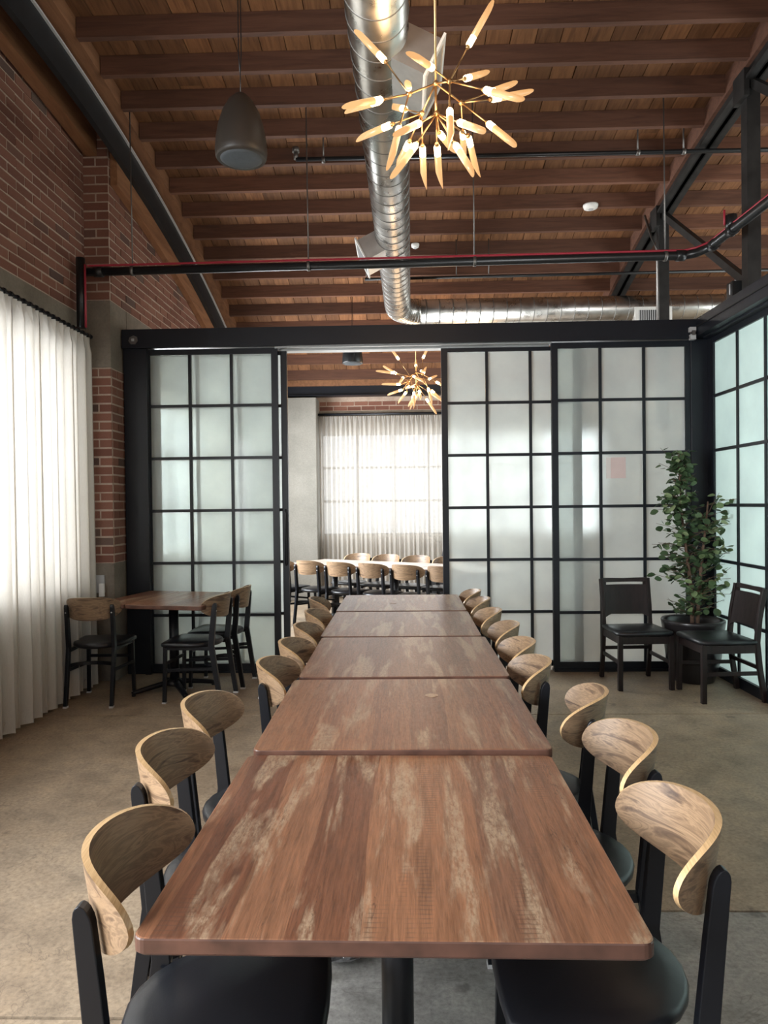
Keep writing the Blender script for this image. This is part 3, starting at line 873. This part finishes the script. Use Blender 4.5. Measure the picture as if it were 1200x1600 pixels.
# far room tables
cx0, cy0 = px0 + dx * .9 + .515 * .66, py0 + dy * .9 + .857 * .66
for q in range(3):
    s = (q - 1) * .915
    t = empty('far_table', (cx0 + dx * s, cy0 + dy * s, 0), math.radians(fa))
    tag(t, ['far room table at the pillar end of its row', 'far room table in the middle of its row', 'far room table at the end of its row by the door'][q], 'table', 'pale topped tables in the far room')
    table_top(.908, .762, .718, .75).build('tabletop', ['glare_top', 'table_edge'], t)
    pedestal(t, .70)
# dark upholstered seat beyond
t = empty('lounge_chair', (0.95, 9.95, 0), math.radians(150))
tag(t, 'dark upholstered seat back beyond the far table', 'armchair')
cushion([(-.42, -.10), (.42, -.10), (.45, 0), (.42, .10), (-.42, .10), (-.45, 0)], .35, .84, .03).build('backrest', 'sofa', t)
cushion([(-.42, .05), (.42, .05), (.42, .6), (-.42, .6)], .15, .42, .03).build('seat', 'sofa', t)
for sx in (-.36, .36):
    for sy in (0.0, .52): MB().cbox((sx, sy, .09), (.05, .05, .18)).build('leg', 'darkwood', t)

# ---- crumpled plastic scrap under the table
mb = MB(); R = []
for i in range(9):
    ph = math.pi * i / 8; ring = []
    for j in range(14):
        a = 2 * math.pi * j / 14; rr = (.055 + random.uniform(-.018, .018)) * max(.08, math.sin(ph))
        ring.append((rr * math.cos(a) * 1.3, rr * math.sin(a), .033 - .03 * math.cos(ph) + random.uniform(-.004, .004)))
    R.append(ring)
o = mb.rings(R, True, False).build('crumpled_wrapper', 'foil', None, (-.222, 2.30, 0.004))
tag(o, 'crumpled shiny plastic wrapper on the floor under the nearest table', 'wrapper')

# ---- dark wooden chairs (local +Y forward)
def make_wood_chair():
    t = empty('wooden_chair')
    cushion([(.215, -.20), (.228, .19), (.20, .222), (-.20, .222), (-.228, .19), (-.215, -.20)], .425, .462, .02).build('seat', 'vinyl', t)
    for s in (-1, 1):
        MB().bar([(s * .205, .198, 0), (s * .203, .196, .22), (s * .200, .194, .43)], .036, .036, (0, 1, 0)).build('front_leg', 'darkwood', t, bevel=.003)
        pts = [(s * .200, -.262, 0), (s * .198, -.222, .25), (s * .196, -.205, .44), (s * .196, -.222, .62), (s * .197, -.262, .835)]
        MB().bar(pts, .032, .036, (0, 1, 0)).build('rear_leg', 'darkwood', t, bevel=.003)
        MB().bar([(s * .20, .195, .215), (s * .198, -.22, .215)], .016, .028).build('side_stretcher', 'darkwood', t)
        MB().bar([(s * .20, .19, .395), (s * .197, -.20, .395)], .02, .06).build('seat_rail', 'darkwood', t)
    MB().bar([(-.2, .195, .395), (.2, .195, .395)], .02, .06).build('seat_rail', 'darkwood', t)
    MB().bar([(-.19, -.205, .26), (.19, -.205, .26)], .016, .028).build('rear_stretcher', 'darkwood', t)
    def slab(z0f, z1f, n=12, nz=5):
        fr, bk = [], []
        for i in range(n + 1):
            x = -.185 + .37 * i / n; cv = -.022 * (1 - (x / .185) ** 2)
            a, b = z0f(x), z1f(x); c1, c2 = [], []
            for j in range(nz + 1):
                z = a + (b - a) * j / nz; y = -.222 - (z - .62) * .186 + cv
                c1.append((x, y + .008, z)); c2.append((x, y - .008, z))
            fr.append(c1); bk.append(c2)
        R = [[*fr[i], *reversed(bk[i])] for i in range(n + 1)]
        return MB().rings(R, True, False)
    slab(lambda x: .545 + .03 * max(0, (abs(x) - .13) / .055) * -1, lambda x: .783).build('back_panel', 'darkwood', t)
    slab(lambda x: .805, lambda x: .835 + .006 * abs(x) / .185, nz=1).build('top_rail', 'darkwood', t)
    for s in (-1, 1): MB().cbox((s * .172, -.258, .795), (.026, .016, .03)).build('rail_block', 'darkwood', t)
    return t
wc = make_wood_chair()
wc.location = (1.885, 5.825, 0); wc.rotation_euler = (0, 0, math.radians(183))
tag(wc, 'dark espresso wooden chair standing against the back frosted panel', 'chair', 'dark wooden chairs beside the potted tree')
w2 = copy_tree(wc)
w2.location = (2.372, 5.462, 0); w2.rotation_euler = (0, 0, math.radians(93))
tag(w2, 'dark espresso wooden chair standing against the green glass wall', 'chair', 'dark wooden chairs beside the potted tree')

# ---- potted tree
pt = empty('potted_tree', (2.39, 5.945, 0))
tag(pt, 'leafy artificial tree in a round black pot in the corner', 'plant')
pot = MB().lathe([(.155, 0), (.165, .01), (.205, .16), (.206, .172), (.212, .175), (.235, .40), (.246, .475), (.250, .50), (.243, .512), (.226, .508), (.220, .49), (.21, .43)], seg=40).build('pot', 'pot', pt)
MB().lathe([(.21, .40), (.21, .435), (.01, .45)], seg=24).build('soil', 'soil', pot)
rng = random.Random(21)
stems = [[(-.005, 0, .40), (.0, .01, .70), (-.04, .02, 1.05), (-.085, .01, 1.40), (-.10, 0, 1.65), (-.11, -.02, 1.86)],
         [(.045, .02, .40), (.055, .02, .68), (.09, .03, 1.0), (.12, .03, 1.25), (.13, .0, 1.48)]]
for st in stems:
    MB().tube(st, .017, 9, scales=[1, .95, .75, .55, .38, .2][:len(st)]).build('trunk', 'bark', pt)
def along(st, z):
    for a, b in zip(st, st[1:]):
        if a[2] <= z <= b[2]:
            q = (z - a[2]) / (b[2] - a[2]); return Vector(a).lerp(Vector(b), q)
    return Vector(st[-1])
def leaf_mesh():
    out = [(0, 0, 0), (.016, .012, .003), (.027, .030, .004), (.024, .048, .002), (.010, .061, -.002), (0, .066, -.004), (-.010, .061, -.002), (-.024, .048, .002), (-.027, .030, .004), (-.016, .012, .003)]
    mb = MB(); mb.v += out + [(0, .033, -.004)]
    for i in range(10): mb.face((i, (i + 1) % 10, 10), True)
    return mb.mesh('leaf', 'leaf')
lm = leaf_mesh()
leaves = []
tw = MB()
def spray(p0, p1, n):
    d = (p1 - p0)
    tw.tube([p0, p0.lerp(p1, .5) + Vector((0, 0, .012)), p1], .003, 5, scales=[1, .7, .4])
    for i in range(n):
        q = .25 + .75 * (i + rng.random() * .5) / n
        leaves.append((p0.lerp(p1, min(1, q)) + Vector((rng.uniform(-.02, .02), rng.uniform(-.02, .02), rng.uniform(-.02, .02))), rng.uniform(0, 6.28), rng.uniform(-.9, .9), rng.uniform(.75, 1.15)))
zmax = 1.92
for z in [0.58 + i * .0088 for i in range(150)]:
    st = stems[0] if (z > 1.42 or rng.random() < .55) else stems[1]
    p0 = along(st, max(.5, z - .06))
    wd = .30 * (1 - max(0, z - 1.25) / .68) if z > 1.25 else .31 - .12 * max(0, (.8 - z) / .3)
    wd = max(wd, .07)
    a = rng.uniform(0, 2 * math.pi)
    rr = wd * rng.uniform(.55, 1.1)
    tx = max(-.39, min(.36, p0.x + rr * math.cos(a) * 1.1 + .02)); ty = p0.y + rr * math.sin(a) * .72
    if ty > .30: ty = .30
    spray(p0, Vector((tx, ty, z + rng.uniform(-.03, .05))), 5 if z > .75 else 4)
spray(along(stems[1], .70), Vector((.30, -.06, .95)), 7)
spray(along(stems[0], 1.75), Vector((-.25, .02, 1.93)), 5)
spray(along(stems[0], 1.7), Vector((-.28, -.03, 1.80)), 5)
spray(along(stems[1], 1.35), Vector((.20, -.05, 1.55)), 8)
for z in (1.05, 1.15, 1.25, 1.35, .95, 1.45): spray(along(stems[1], min(z, 1.46)), Vector((rng.uniform(.15, .34), rng.uniform(-.2, .1), z + .05)), 7)
for z in (1.0, 1.1, 1.2, 1.3, 1.42, .9): spray(along(stems[0], z), Vector((rng.uniform(-.36, -.2), rng.uniform(-.2, .1), z + .04)), 7)
tw.build('twigs', 'bark', pt)
leaves.sort(key=lambda q: q[0].y)
n_obj = 0
rest = MB()
for p, az, tl, sc in leaves:
    rot = (rng.uniform(-.9, .5), tl, az)
    if n_obj < 300:
        inst('leaf', lm, pt, p, rot, (sc,) * 3); n_obj += 1
    else:
        from mathutils import Euler
        m3 = Euler(rot).to_matrix(); n = len(rest.v)
        rest.v += [tuple(p + m3 @ (Vector(v.co) * sc)) for v in lm.vertices]
        for f in lm.polygons: rest.face([n + i for i in f.vertices], True)
if rest.v:
    tag(rest.build('foliage', 'leaf', pt), kind='stuff')

# ---- curtains
def curtain_mesh(length, z0, z1, pitch, amp, head, mat, seed, fine=1.0):
    r_ = random.Random(seed); mb = MB()
    nu = int(length / pitch * 10); nz = 22
    ph = [0.0]
    for i in range(int(length / pitch) + 3): ph.append(r_.uniform(-.6, .6))
    cols = []
    for i in range(nu + 1):
        u = length * i / nu; k = u / pitch; k0 = int(k); f = k - k0
        dph = ph[k0] * (1 - f) + ph[k0 + 1] * f
        a1 = 2 * math.pi * k
        col = []
        for j in range(nz + 1):
            q = j / nz; z = z0 + (z1 - z0) * q
            hz = max(0, (z - (z1 - head)) / head)
            lo = math.sin(a1 + dph * 1.5) + .35 * math.sin(a1 * .37 + 3 * dph)
            pin = (math.sin(a1 * 2.0 + dph) * .45)
            w_ = amp * (lo * (1 - hz) * (0.85 + .3 * (1 - q)) + pin * hz * 1.1)
            col.append((u + .012 * math.sin(a1 * 2 + dph) * (1 - hz), w_, z))
        cols.append(col)
    n = nz + 1
    for c in cols: mb.v += c
    for i in range(nu):
        for j in range(nz): mb.face((i * n + j, (i + 1) * n + j, (i + 1) * n + j + 1, i * n + j + 1), True)
    return mb
c1 = empty('sheer_curtain', (-2.578, 5.80, 0), -math.pi / 2)
tag(c1, 'tall white sheer curtain drawn across the window in the brick wall', 'curtain')
curtain_mesh(3.9, .035, 2.885, .115, .040, .10, 'sheer', 3).build('fabric', 'sheer', c1)
h1 = curtain_mesh(3.9, .035, .115, .115, .040, .10, 'sheer', 3).build('hem', 'sheer', c1)
rodp = MB().tube([(-.03, 0, 2.905), (3.9, 0, 2.905)], .012, 10).build('rod', 'black_metal', c1)
rm = MB().lathe([(.017, -.011), (.02, 0), (.017, .011)], seg=10).mesh('ring', 'black_metal')
for i in range(48): inst('ring', rm, rodp, (.02 + i * .081, 0, 2.905), (0, math.pi / 2, 0))
MB().tube([(-.035, 0, 2.905), (-.05, 0, 2.905)], .019, 10).build('finial', 'black_metal', rodp)
for u in (.2, 2.0, 3.7): MB().bar([(u, 0, 2.915), (u, -.09, 2.93)], .02, .02).build('bracket', 'black_metal', rodp)
c2 = empty('sheer_curtain', (-1.315, 11.24, 0), 0)
tag(c2, 'pale sheer curtain across the bright window of the far room', 'curtain')
curtain_mesh(3.6, .03, 2.885, .075, .034, .16, 'sheer_far', 9).build('fabric', 'sheer_far', c2)
MB().tube([(-.03, 0, 2.915), (3.65, 0, 2.915)], .02, 8).build('rod', 'black_metal', c2)

# ---- round duct
du = empty('air_duct')
tag(du, 'galvanised spiral air duct running under the ceiling and turning toward the glass wall', 'duct')
DR = .148
A, B = Vector((-.118, 1.6, 3.81)), Vector((-.040, 8.30, 3.80))
MB().tube([A, B], DR, 40).build('straight_run', 'duct', du)
elb = []
for i in range(9):
    a = math.radians(90 * i / 8); elb.append((B.x + .28 * (1 - math.cos(a)), B.y + .28 * math.sin(a), B.z - .012 * i / 8))
MB().tube(elb, DR, 32).build('elbow', 'duct', du)
E0 = Vector(elb[-1]); E1 = Vector((6.9, E0.y - .02, 3.775))
MB().tube([E0, E1], DR + .004, 40).build('cross_run', 'duct', du)
sm = MB().lathe([(DR - .001, -.0045), (DR + .003, -.003), (DR + .003, .003), (DR - .001, .0045)], seg=40, cap=False).mesh('seam', 'duct_seam')
for i in range(44):
    q = (i + .5) / 44; p = A.lerp(B, q)
    inst('seam', sm, du, p, (math.pi / 2 + math.radians(5), 0, 0))
for i in range(1, 8):
    p = Vector(elb[i]); a = math.radians(90 * i / 8)
    inst('seam', sm, du, p, (math.pi / 2, 0, -a))
for i in range(26):
    q = (i + .3) / 26 * .62; p = E0.lerp(E1, q)
    inst('seam', sm, du, p, (math.pi / 2, 0, -math.pi / 2 + math.radians(4)), (1.027, 1.027, 1))
def takeoff(y0, y1, xs, side, label):
    """rectangular register box leaving the duct 27 degrees below the horizontal"""
    o = empty('register_box', (xs, (y0 + y1) / 2, 3.81)); o.rotation_euler = (0, math.radians(27) * side, 0)
    h = (y1 - y0) / 2
    s = side
    xa, xb = sorted((s * .05, s * .30))
    MB().box(xa, xb, -h, h, -.095, .095).build('box', 'box_metal', o)
    e = s * .30
    x0, x1 = sorted((e, e + s * .012))
    MB().box(x0, x1, -h - .02, h + .02, -.115, -.09).box(x0, x1, -h - .02, h + .02, .09, .115).box(x0, x1, -h - .02, -h + .02, -.09, .09).box(x0, x1, h - .02, h + .02, -.09, .09).build('grille_frame', 'white_paint', o)
    x0, x1 = sorted((e, e + s * .003)); MB().box(x0, x1, -h + .02, h - .02, -.09, .09).build('grille_back', 'dark_hole', o)
    x0, x1 = sorted((e + s * .003, e + s * .010))
    bl = MB().box(x0, x1, -h + .02, h - .02, -.003, .003).mesh('slat', 'grey_plastic')
    for i in range(11): inst('slat', bl, o, (0, 0, -.075 + .015 * i))
    o.parent = du
    return o
takeoff(3.5, 3.9, -.095, 1, '')
takeoff(6.12, 6.54, -.062, -1, '')
rg = empty('register_grille', (2.95, 8.42, 3.64)); rg.parent = du
MB().box(-.21, .21, 0, .10, -.115, .115).build('box', 'box_metal', rg)
MB().box(-.215, .215, -.012, 0, -.12, -.085).box(-.215, .215, -.012, 0, .085, .12).box(-.215, -.17, -.012, 0, -.085, .085).box(.17, .215, -.012, 0, -.085, .085).build('grille_frame', 'white_paint', rg)
MB().box(-.17, .17, -.003, 0, -.085, .085).build('grille_back', 'dark_hole', rg)
bl = MB().box(-.006, .006, -.010, -.003, -.085, .085).mesh('slat', 'grey_plastic')
for i in range(14): inst('slat', bl, rg, (-.16 + i * .0246, 0, 0))

# ---- sprinkler pipes
pm_ = empty('sprinkler_main'); tag(pm_, 'black sprinkler main with a red tube crossing above the partition', 'pipe')
ZP = 3.425
path = [(-2.60, 5.80, ZP), (2.28, 5.80, ZP + .035), (2.36, 5.76, ZP + .04), (2.42, 5.66, ZP + .045), (2.455, 4.8, ZP + .05), (2.47, 3.0, ZP + .06)]
MB().tube(path, .034, 14).build('pipe', 'pipe_black', pm_)
MB().tube([(-2.605, 5.74, 2.95), (-2.605, 5.74, 3.52)], .036, 14).tube([(-2.60, 5.80, ZP), (-2.605, 5.74, ZP)], .036, 12).build('drop_pipe', 'pipe_black', pm_)
MB().tube([(-2.56, 5.72, 2.95), (-2.56, 5.72, 3.46), (-2.55, 5.78, ZP + .045)] + [(x_, y_, z_ + .043) for x_, y_, z_ in path[1:]], .009, 7).build('red_tube', 'red_tube', pm_)
for (x_, y_, z_) in ((-2.48, 5.80, ZP), (2.25, 5.80, ZP + .035), (2.43, 5.60, ZP + .046), (2.437, 5.3, ZP + .047)):
    n_ = Vector((1, 0, 0)) if y_ > 5.7 else Vector((0, 1, 0))
    MB().tube([Vector((x_, y_, z_)) - n_ * .035, Vector((x_, y_, z_)) + n_ * .035], .043, 14).build('coupling', 'pipe_black', pm_)
for x_ in (-2.2, -.75, .60, 2.13):
    zz = ZP + .035 * (x_ + 2.6) / 4.9
    MB().tube([Vector((x_ - .012, 5.80, zz)), Vector((x_ + .012, 5.80, zz))], .041, 14).build('hanger_ring', 'rod', pm_)
    yj = 5.80
    MB().tube([(x_, 5.80, zz + .03), (x_ - .005, 5.80, zw(5.8) + J_DZ + .05)], .0055, 7).build('hanger_rod', 'rod', pm_)
for (x_, y_) in ((2.437, 5.32),):
    MB().tube([(x_, y_, ZP + .05), (x_, y_, ZP + .16)], .04, 12).build('riser_cap', 'pipe_black', pm_)
    MB().tube([(x_ - .05, y_, ZP + .09), (x_ - .05, y_, ZP + .20)], .008, 7).build('red_tube', 'red_tube', pm_)
p2 = empty('sprinkler_branch'); tag(p2, 'thin black sprinkler branch pipe strung under the upper joists', 'pipe')
MB().tube([(-.90, 6.2, 4.50), (6.5, 6.2, 4.47)], .019, 10).build('pipe', 'pipe_black', p2)
for x_ in (-.66, 2.05, 2.44):
    MB().tube([(x_, 6.2, 4.49), (x_, 6.2, zw(6.2) + .12)], .007, 7).build('hanger_rod', 'rod', p2)
    MB().tube([(x_ - .015, 6.2, 4.485), (x_ + .015, 6.2, 4.485)], .025, 10).build('hanger_ring', 'rod', p2)
MB().tube([(-.9, 6.2, 4.50), (-.9, 6.2, 4.56)], .02, 8).tube([(-.9, 6.2, 4.56), (-.9, 6.2, 4.60)], .032, 8).build('sprinkler_head', 'rod', p2)
p3 = empty('rear_sprinkler_branch'); tag(p3, 'thin dark pipe behind the black main over the partition', 'pipe')
MB().tube([(-.4, 7.95, 4.00), (5.0, 7.95, 4.02)], .017, 8).build('pipe', 'pipe_black', p3)
for x_ in (-.38, .62, .98): MB().tube([(x_, 7.95, 4.0), (x_, 7.95, zw(7.95) + .1)], .006, 6).build('hanger_rod', 'rod', p3)
for (p, lab) in (((1.93, 7.28, 4.305 - .0), 'white round smoke detector on the joists near the truss'), ((.165, 7.9, 4.235), 'small white round detector beside the air duct')):
    o = empty('smoke_detector', (p[0], p[1], zw(p[1]) + J_DZ + .0)); tag(o, lab, 'detector', 'ceiling detectors')
    r_ = .075 if p[0] > 1 else .045
    MB().lathe([(r_ * .55, -.045), (r_ * .9, -.035), (r_, -.012), (r_, 0)], seg=24).build('body', 'white_paint', o)
    MB().lathe([(r_ * .3, -.052), (r_ * .34, -.044)], seg=16).build('sensor_cap', 'grey_plastic', o)

# ---- conduit and boxes by the truss
o = empty('conduit_box', (2.60, 5.585, 3.052)); tag(o, 'black electrical box with cable on the header by the truss post', 'electrical box')
MB().box(-.06, .02, -.05, .05, 0.0, .12).build('body', 'pipe_black', o, bevel=.004)
MB().tube([(0, .03, .12), (.02, .08, .16), (.05, -.06, .15), (.07, -.12, .05)], .006, 7).build('cable', 'bright_edge', o)
MB().tube([(-.065, -.02, .02), (-.065, -.02, .10)], .006, 6).build('clip', 'bright_edge', o)
o = empty('conduit'); tag(o, 'grey conduit running down the truss post beyond the partition', 'conduit')
MB().tube([(2.53, 7.45, zw(7.4)), (2.55, 7.30, 4.15), (2.575, 7.23, 4.0), (2.575, 7.23, 2.4)], .012, 8).build('pipe', 'rod', o)
for (x_, z_, lab) in ((-2.36, 2.955, 'small dusty grey plate on the header beside the brick pier'), (2.50, 2.925, 'small pale bracket on the header at the corner post')):
    o = empty('header_plate', (x_, YP - .09, z_)); tag(o, lab, 'bracket')
    if x_ < 0:
        n = len
        mb = MB(); pts = [(-.04, -.005), (-.02, -.035), (.02, -.035), (.042, -.005), (.035, .03), (.005, .042), (-.03, .025)]
        mb.rings([[(a, -.008, b) for a, b in pts], [(a, 0.002, b) for a, b in pts]], True, False).build('plate', 'rod', o)
        MB().box(-.01, .012, -.02, -.008, -.01, .012).build('lug', 'grey_plastic', o)
    else:
        MB().box(-.022, .022, -.045, 0, -.055, -.012).box(-.026, .026, -.038, 0, .012, .052).build('plate', 'grey_plastic', o)
        MB().box(-.012, .016, -.05, 0, -.02, .02).build('lug', 'rod', o)
o = empty('wall_outlet', (-2.585, 6.0, .81)); tag(o, 'pale wall outlet box on the concrete foot of the brick pier', 'outlet')
MB().box(-.045, .03, -.02, 0, -.05, .10).build('back_plate', 'grey_plastic', o)
MB().box(-.005, .035, -.045, -.02, -.08, .03).build('cover', 'white_paint', o)

# ---- pendant loudspeakers
def speaker(loc, zt, label, prof, shell='speaker_body', seg=36):
    t = empty('pendant_speaker', loc); tag(t, label, 'speaker', 'hanging pendant speakers')
    MB().lathe(prof, seg=seg).build('shell', shell, t)
    r_ = prof[0][0]
    MB().lathe([(r_ * .2, -.012), (r_ * .7, -.006), (r_ * .97, .004), (r_ * .97, .012)], seg=seg).build('grille', 'speaker_grille', t)
    z1 = prof[-1][1]
    MB().tube([(0, 0, z1 - .01), (0, 0, z1 + .09), (.006, 0, z1 + .2), (.006, 0, zt - loc[2])], .0028, 6).tube([(0, 0, z1 + .09), (-.008, 0, z1 + .2), (-.006, 0, zt - loc[2])], .0028, 6).build('cable', 'pipe_black', t)
    MB().tube([(0, 0, zt - loc[2] - .03), (0, 0, zt - loc[2])], .03, 12).build('ceiling_cup', 'pipe_black', t)
    return t
speaker((-.80, 3.6, 3.245), zw(3.6) + J_DZ + .16, 'dark egg shaped pendant speaker hanging above the table row', [(.122, 0), (.129, .012), (.131, .04), (.126, .10), (.113, .17), (.092, .235), (.062, .29), (.03, .322), (.008, .332)])
speaker((-.62, 9.0, 3.27), zw(9.0) + J_DZ + .16, 'black tapered pendant speaker hanging in the far room', [(.128, 0), (.132, .01), (.127, .10), (.112, .20), (.085, .26), (.03, .285)], 'pipe_black')

# ---- starburst chandeliers
CH_J = {'A': (0.0, 0.0, 0.0), 'B': (0.003, 0.0, -0.146), 'R1': (0.065, -0.05, -0.021), 'R2': (0.131, 0.08, -0.053), 'L1': (-0.132, -0.03, -0.065), 'L2': (-0.068, 0.06, -0.111)}
CH_T = [('L1', (-0.245, 0.05, 0.144), (-0.404, 0.08, 0.335)), ('R1', (-0.018, -0.12, 0.0), (-0.136, -0.334, -0.054)), ('R1', (0.164, 0.05, 0.206), (0.291, 0.05, 0.424)), ('R1', (0.158, 0.18, 0.125), (0.296, 0.344, 0.254)), ('L1', (-0.135, -0.1, -0.076), (-0.141, -0.326, -0.184)), ('L1', (-0.262, -0.05, -0.099), (-0.439, -0.19, -0.206)), ('L1', (-0.274, 0.1, -0.022), (-0.477, 0.242, 0.008)), ('L2', (-0.145, 0.22, -0.001), (-0.233, 0.414, 0.129)), ('L2', (-0.218, 0.05, -0.167), (-0.416, 0.202, -0.163)), ('L1', (-0.179, -0.16, -0.29), (-0.231, -0.234, -0.523)), ('B', (-0.084, -0.15, -0.27), (-0.199, -0.322, -0.41)), ('L2', (-0.13, 0.12, -0.219), (-0.214, 0.35, -0.27)), ('B', (-0.099, -0.05, -0.318), (-0.218, -0.142, -0.518)), ('L2', (-0.064, 0.12, -0.242), (-0.05, 0.334, -0.37)), ('B', (0.003, 0.0, -0.3), (0.029, 0.218, -0.418)), ('B', (0.024, 0.16, -0.157), (0.121, 0.39, -0.15)), ('R1', (0.055, -0.17, -0.22), (0.053, -0.258, -0.454)), ('B', (0.1, -0.12, -0.255), (0.219, -0.29, -0.396)), ('R2', (0.147, 0.2, -0.135), (0.174, 0.448, -0.132)), ('B', (0.166, 0.1, -0.21), (0.236, 0.314, -0.32)), ('B', (0.084, -0.1, -0.348), (0.17, -0.208, -0.557)), ('R2', (0.249, -0.02, -0.21), (0.377, -0.136, -0.39)), ('R1', (0.219, -0.14, -0.117), (0.393, -0.266, -0.246)), ('R2', (0.277, 0.06, -0.051), (0.497, 0.146, 0.032)), ('R2', (0.272, 0.16, 0.037), (0.438, 0.296, 0.166))]
def make_chandelier():
    t = empty('starburst_chandelier')
    MB().tube([(0, 0, 0), (0, 0, -.145)], .006, 8).build('stem', 'brass', t)
    for k_, p in CH_J.items():
        MB().lathe([(.004, -.014), (.014, -.006), (.014, .006), (.004, .014)], p, 10).build('hub', 'brass', t)
    for a, b in (('A', 'L1'), ('A', 'R1'), ('A', 'R2'), ('A', 'L2')):
        MB().tube([CH_J[a], CH_J[b]], .0048, 7).build('arm', 'brass', t)
    for c_, b, tip in CH_T:
        b, tip = Vector(b), Vector(tip); d = (tip - b).normalized()
        MB().tube([Vector(CH_J[c_]), b], .0042, 6).build('arm', 'brass', t)
        n = 12; r_ = .0165
        u = d.cross(Vector((0, 0, 1)))
        u = u.normalized() if u.length > .05 else Vector((1, 0, 0))
        v = d.cross(u)
        def ring(p, r__, slant=0.0):
            return [p + u * r__ * math.cos(2 * math.pi * i / n) + v * r__ * math.sin(2 * math.pi * i / n) + d * slant * math.cos(2 * math.pi * i / n) for i in range(n)]
        L = (tip - b).length
        MB().rings([ring(b - d * .012, .008), ring(b + d * .004, .012)]).build('socket', 'brass', t)
        tb = MB().rings([ring(b + d * .055, r_), ring(b + d * (L * .60), r_), ring(b + d * (L * .80), r_ * .9, L * .20)]).build('glass_tube', 'tube_glass', t)
        MB().rings([ring(b + d * .003, r_ * .8), ring(b + d * .010, r_), ring(b + d * .055, r_)]).build('bulb', 'bulb', tb)
    return t
c1 = make_chandelier(); c1.location = (.161, 3.1, 3.307); c1.scale = (.886,) * 3
tag(c1, 'brass starburst chandelier with glowing glass tubes above the long table', 'chandelier', 'starburst chandeliers')
c2 = copy_tree(c1); c2.scale = (1, 1, 1); c2.location = (.187, 9.3, 3.202); c2.rotation_euler = (0, 0, math.radians(40))
tag(c2, 'smaller looking brass starburst chandelier seen through the doorway', 'chandelier', 'starburst chandeliers')
for c_, zt in ((c1, 3.307 + (zw(3.1) + .18 - 3.307) / .886), (c2, zw(9.3) + .18)):
    MB().tube([(0, 0, 0), (0, 0, zt - c_.location.z)], .006, 8).build('down_rod', 'brass', c_)
    MB().lathe([(.06, zt - c_.location.z - .03), (.065, zt - c_.location.z)], seg=20).build('canopy', 'brass', c_)
    d = bpy.data.lights.new('chandelier_glow', 'POINT'); d.energy = 18; d.color = (1.0, .62, .32); d.shadow_soft_size = .22
    l = bpy.data.objects.new('chandelier_glow', d); COL.objects.link(l); l.location = c_.location + Vector((0, 0, -.2))

# ---- pale sheet on the frosted panel
o = empty('notice_sheet', (1.872, YP - .0045, 1.785))
tag(o, 'small pinkish sheet on the frosted panel left of the potted tree', 'sheet')
MAT['pink'] = plain('pale pink paper', (0.64, 0.50, 0.48), 0.7)
MAT['pink_light'] = plain('near white paper', (0.68, 0.62, 0.60), 0.7)
MB().box(-.045, .085, -.0006, .0006, -.092, .092).build('sheet', 'pink', o)
MB().box(-.085, -.046, -.0006, .0006, -.092, .092).build('margin', 'pink_light', o)
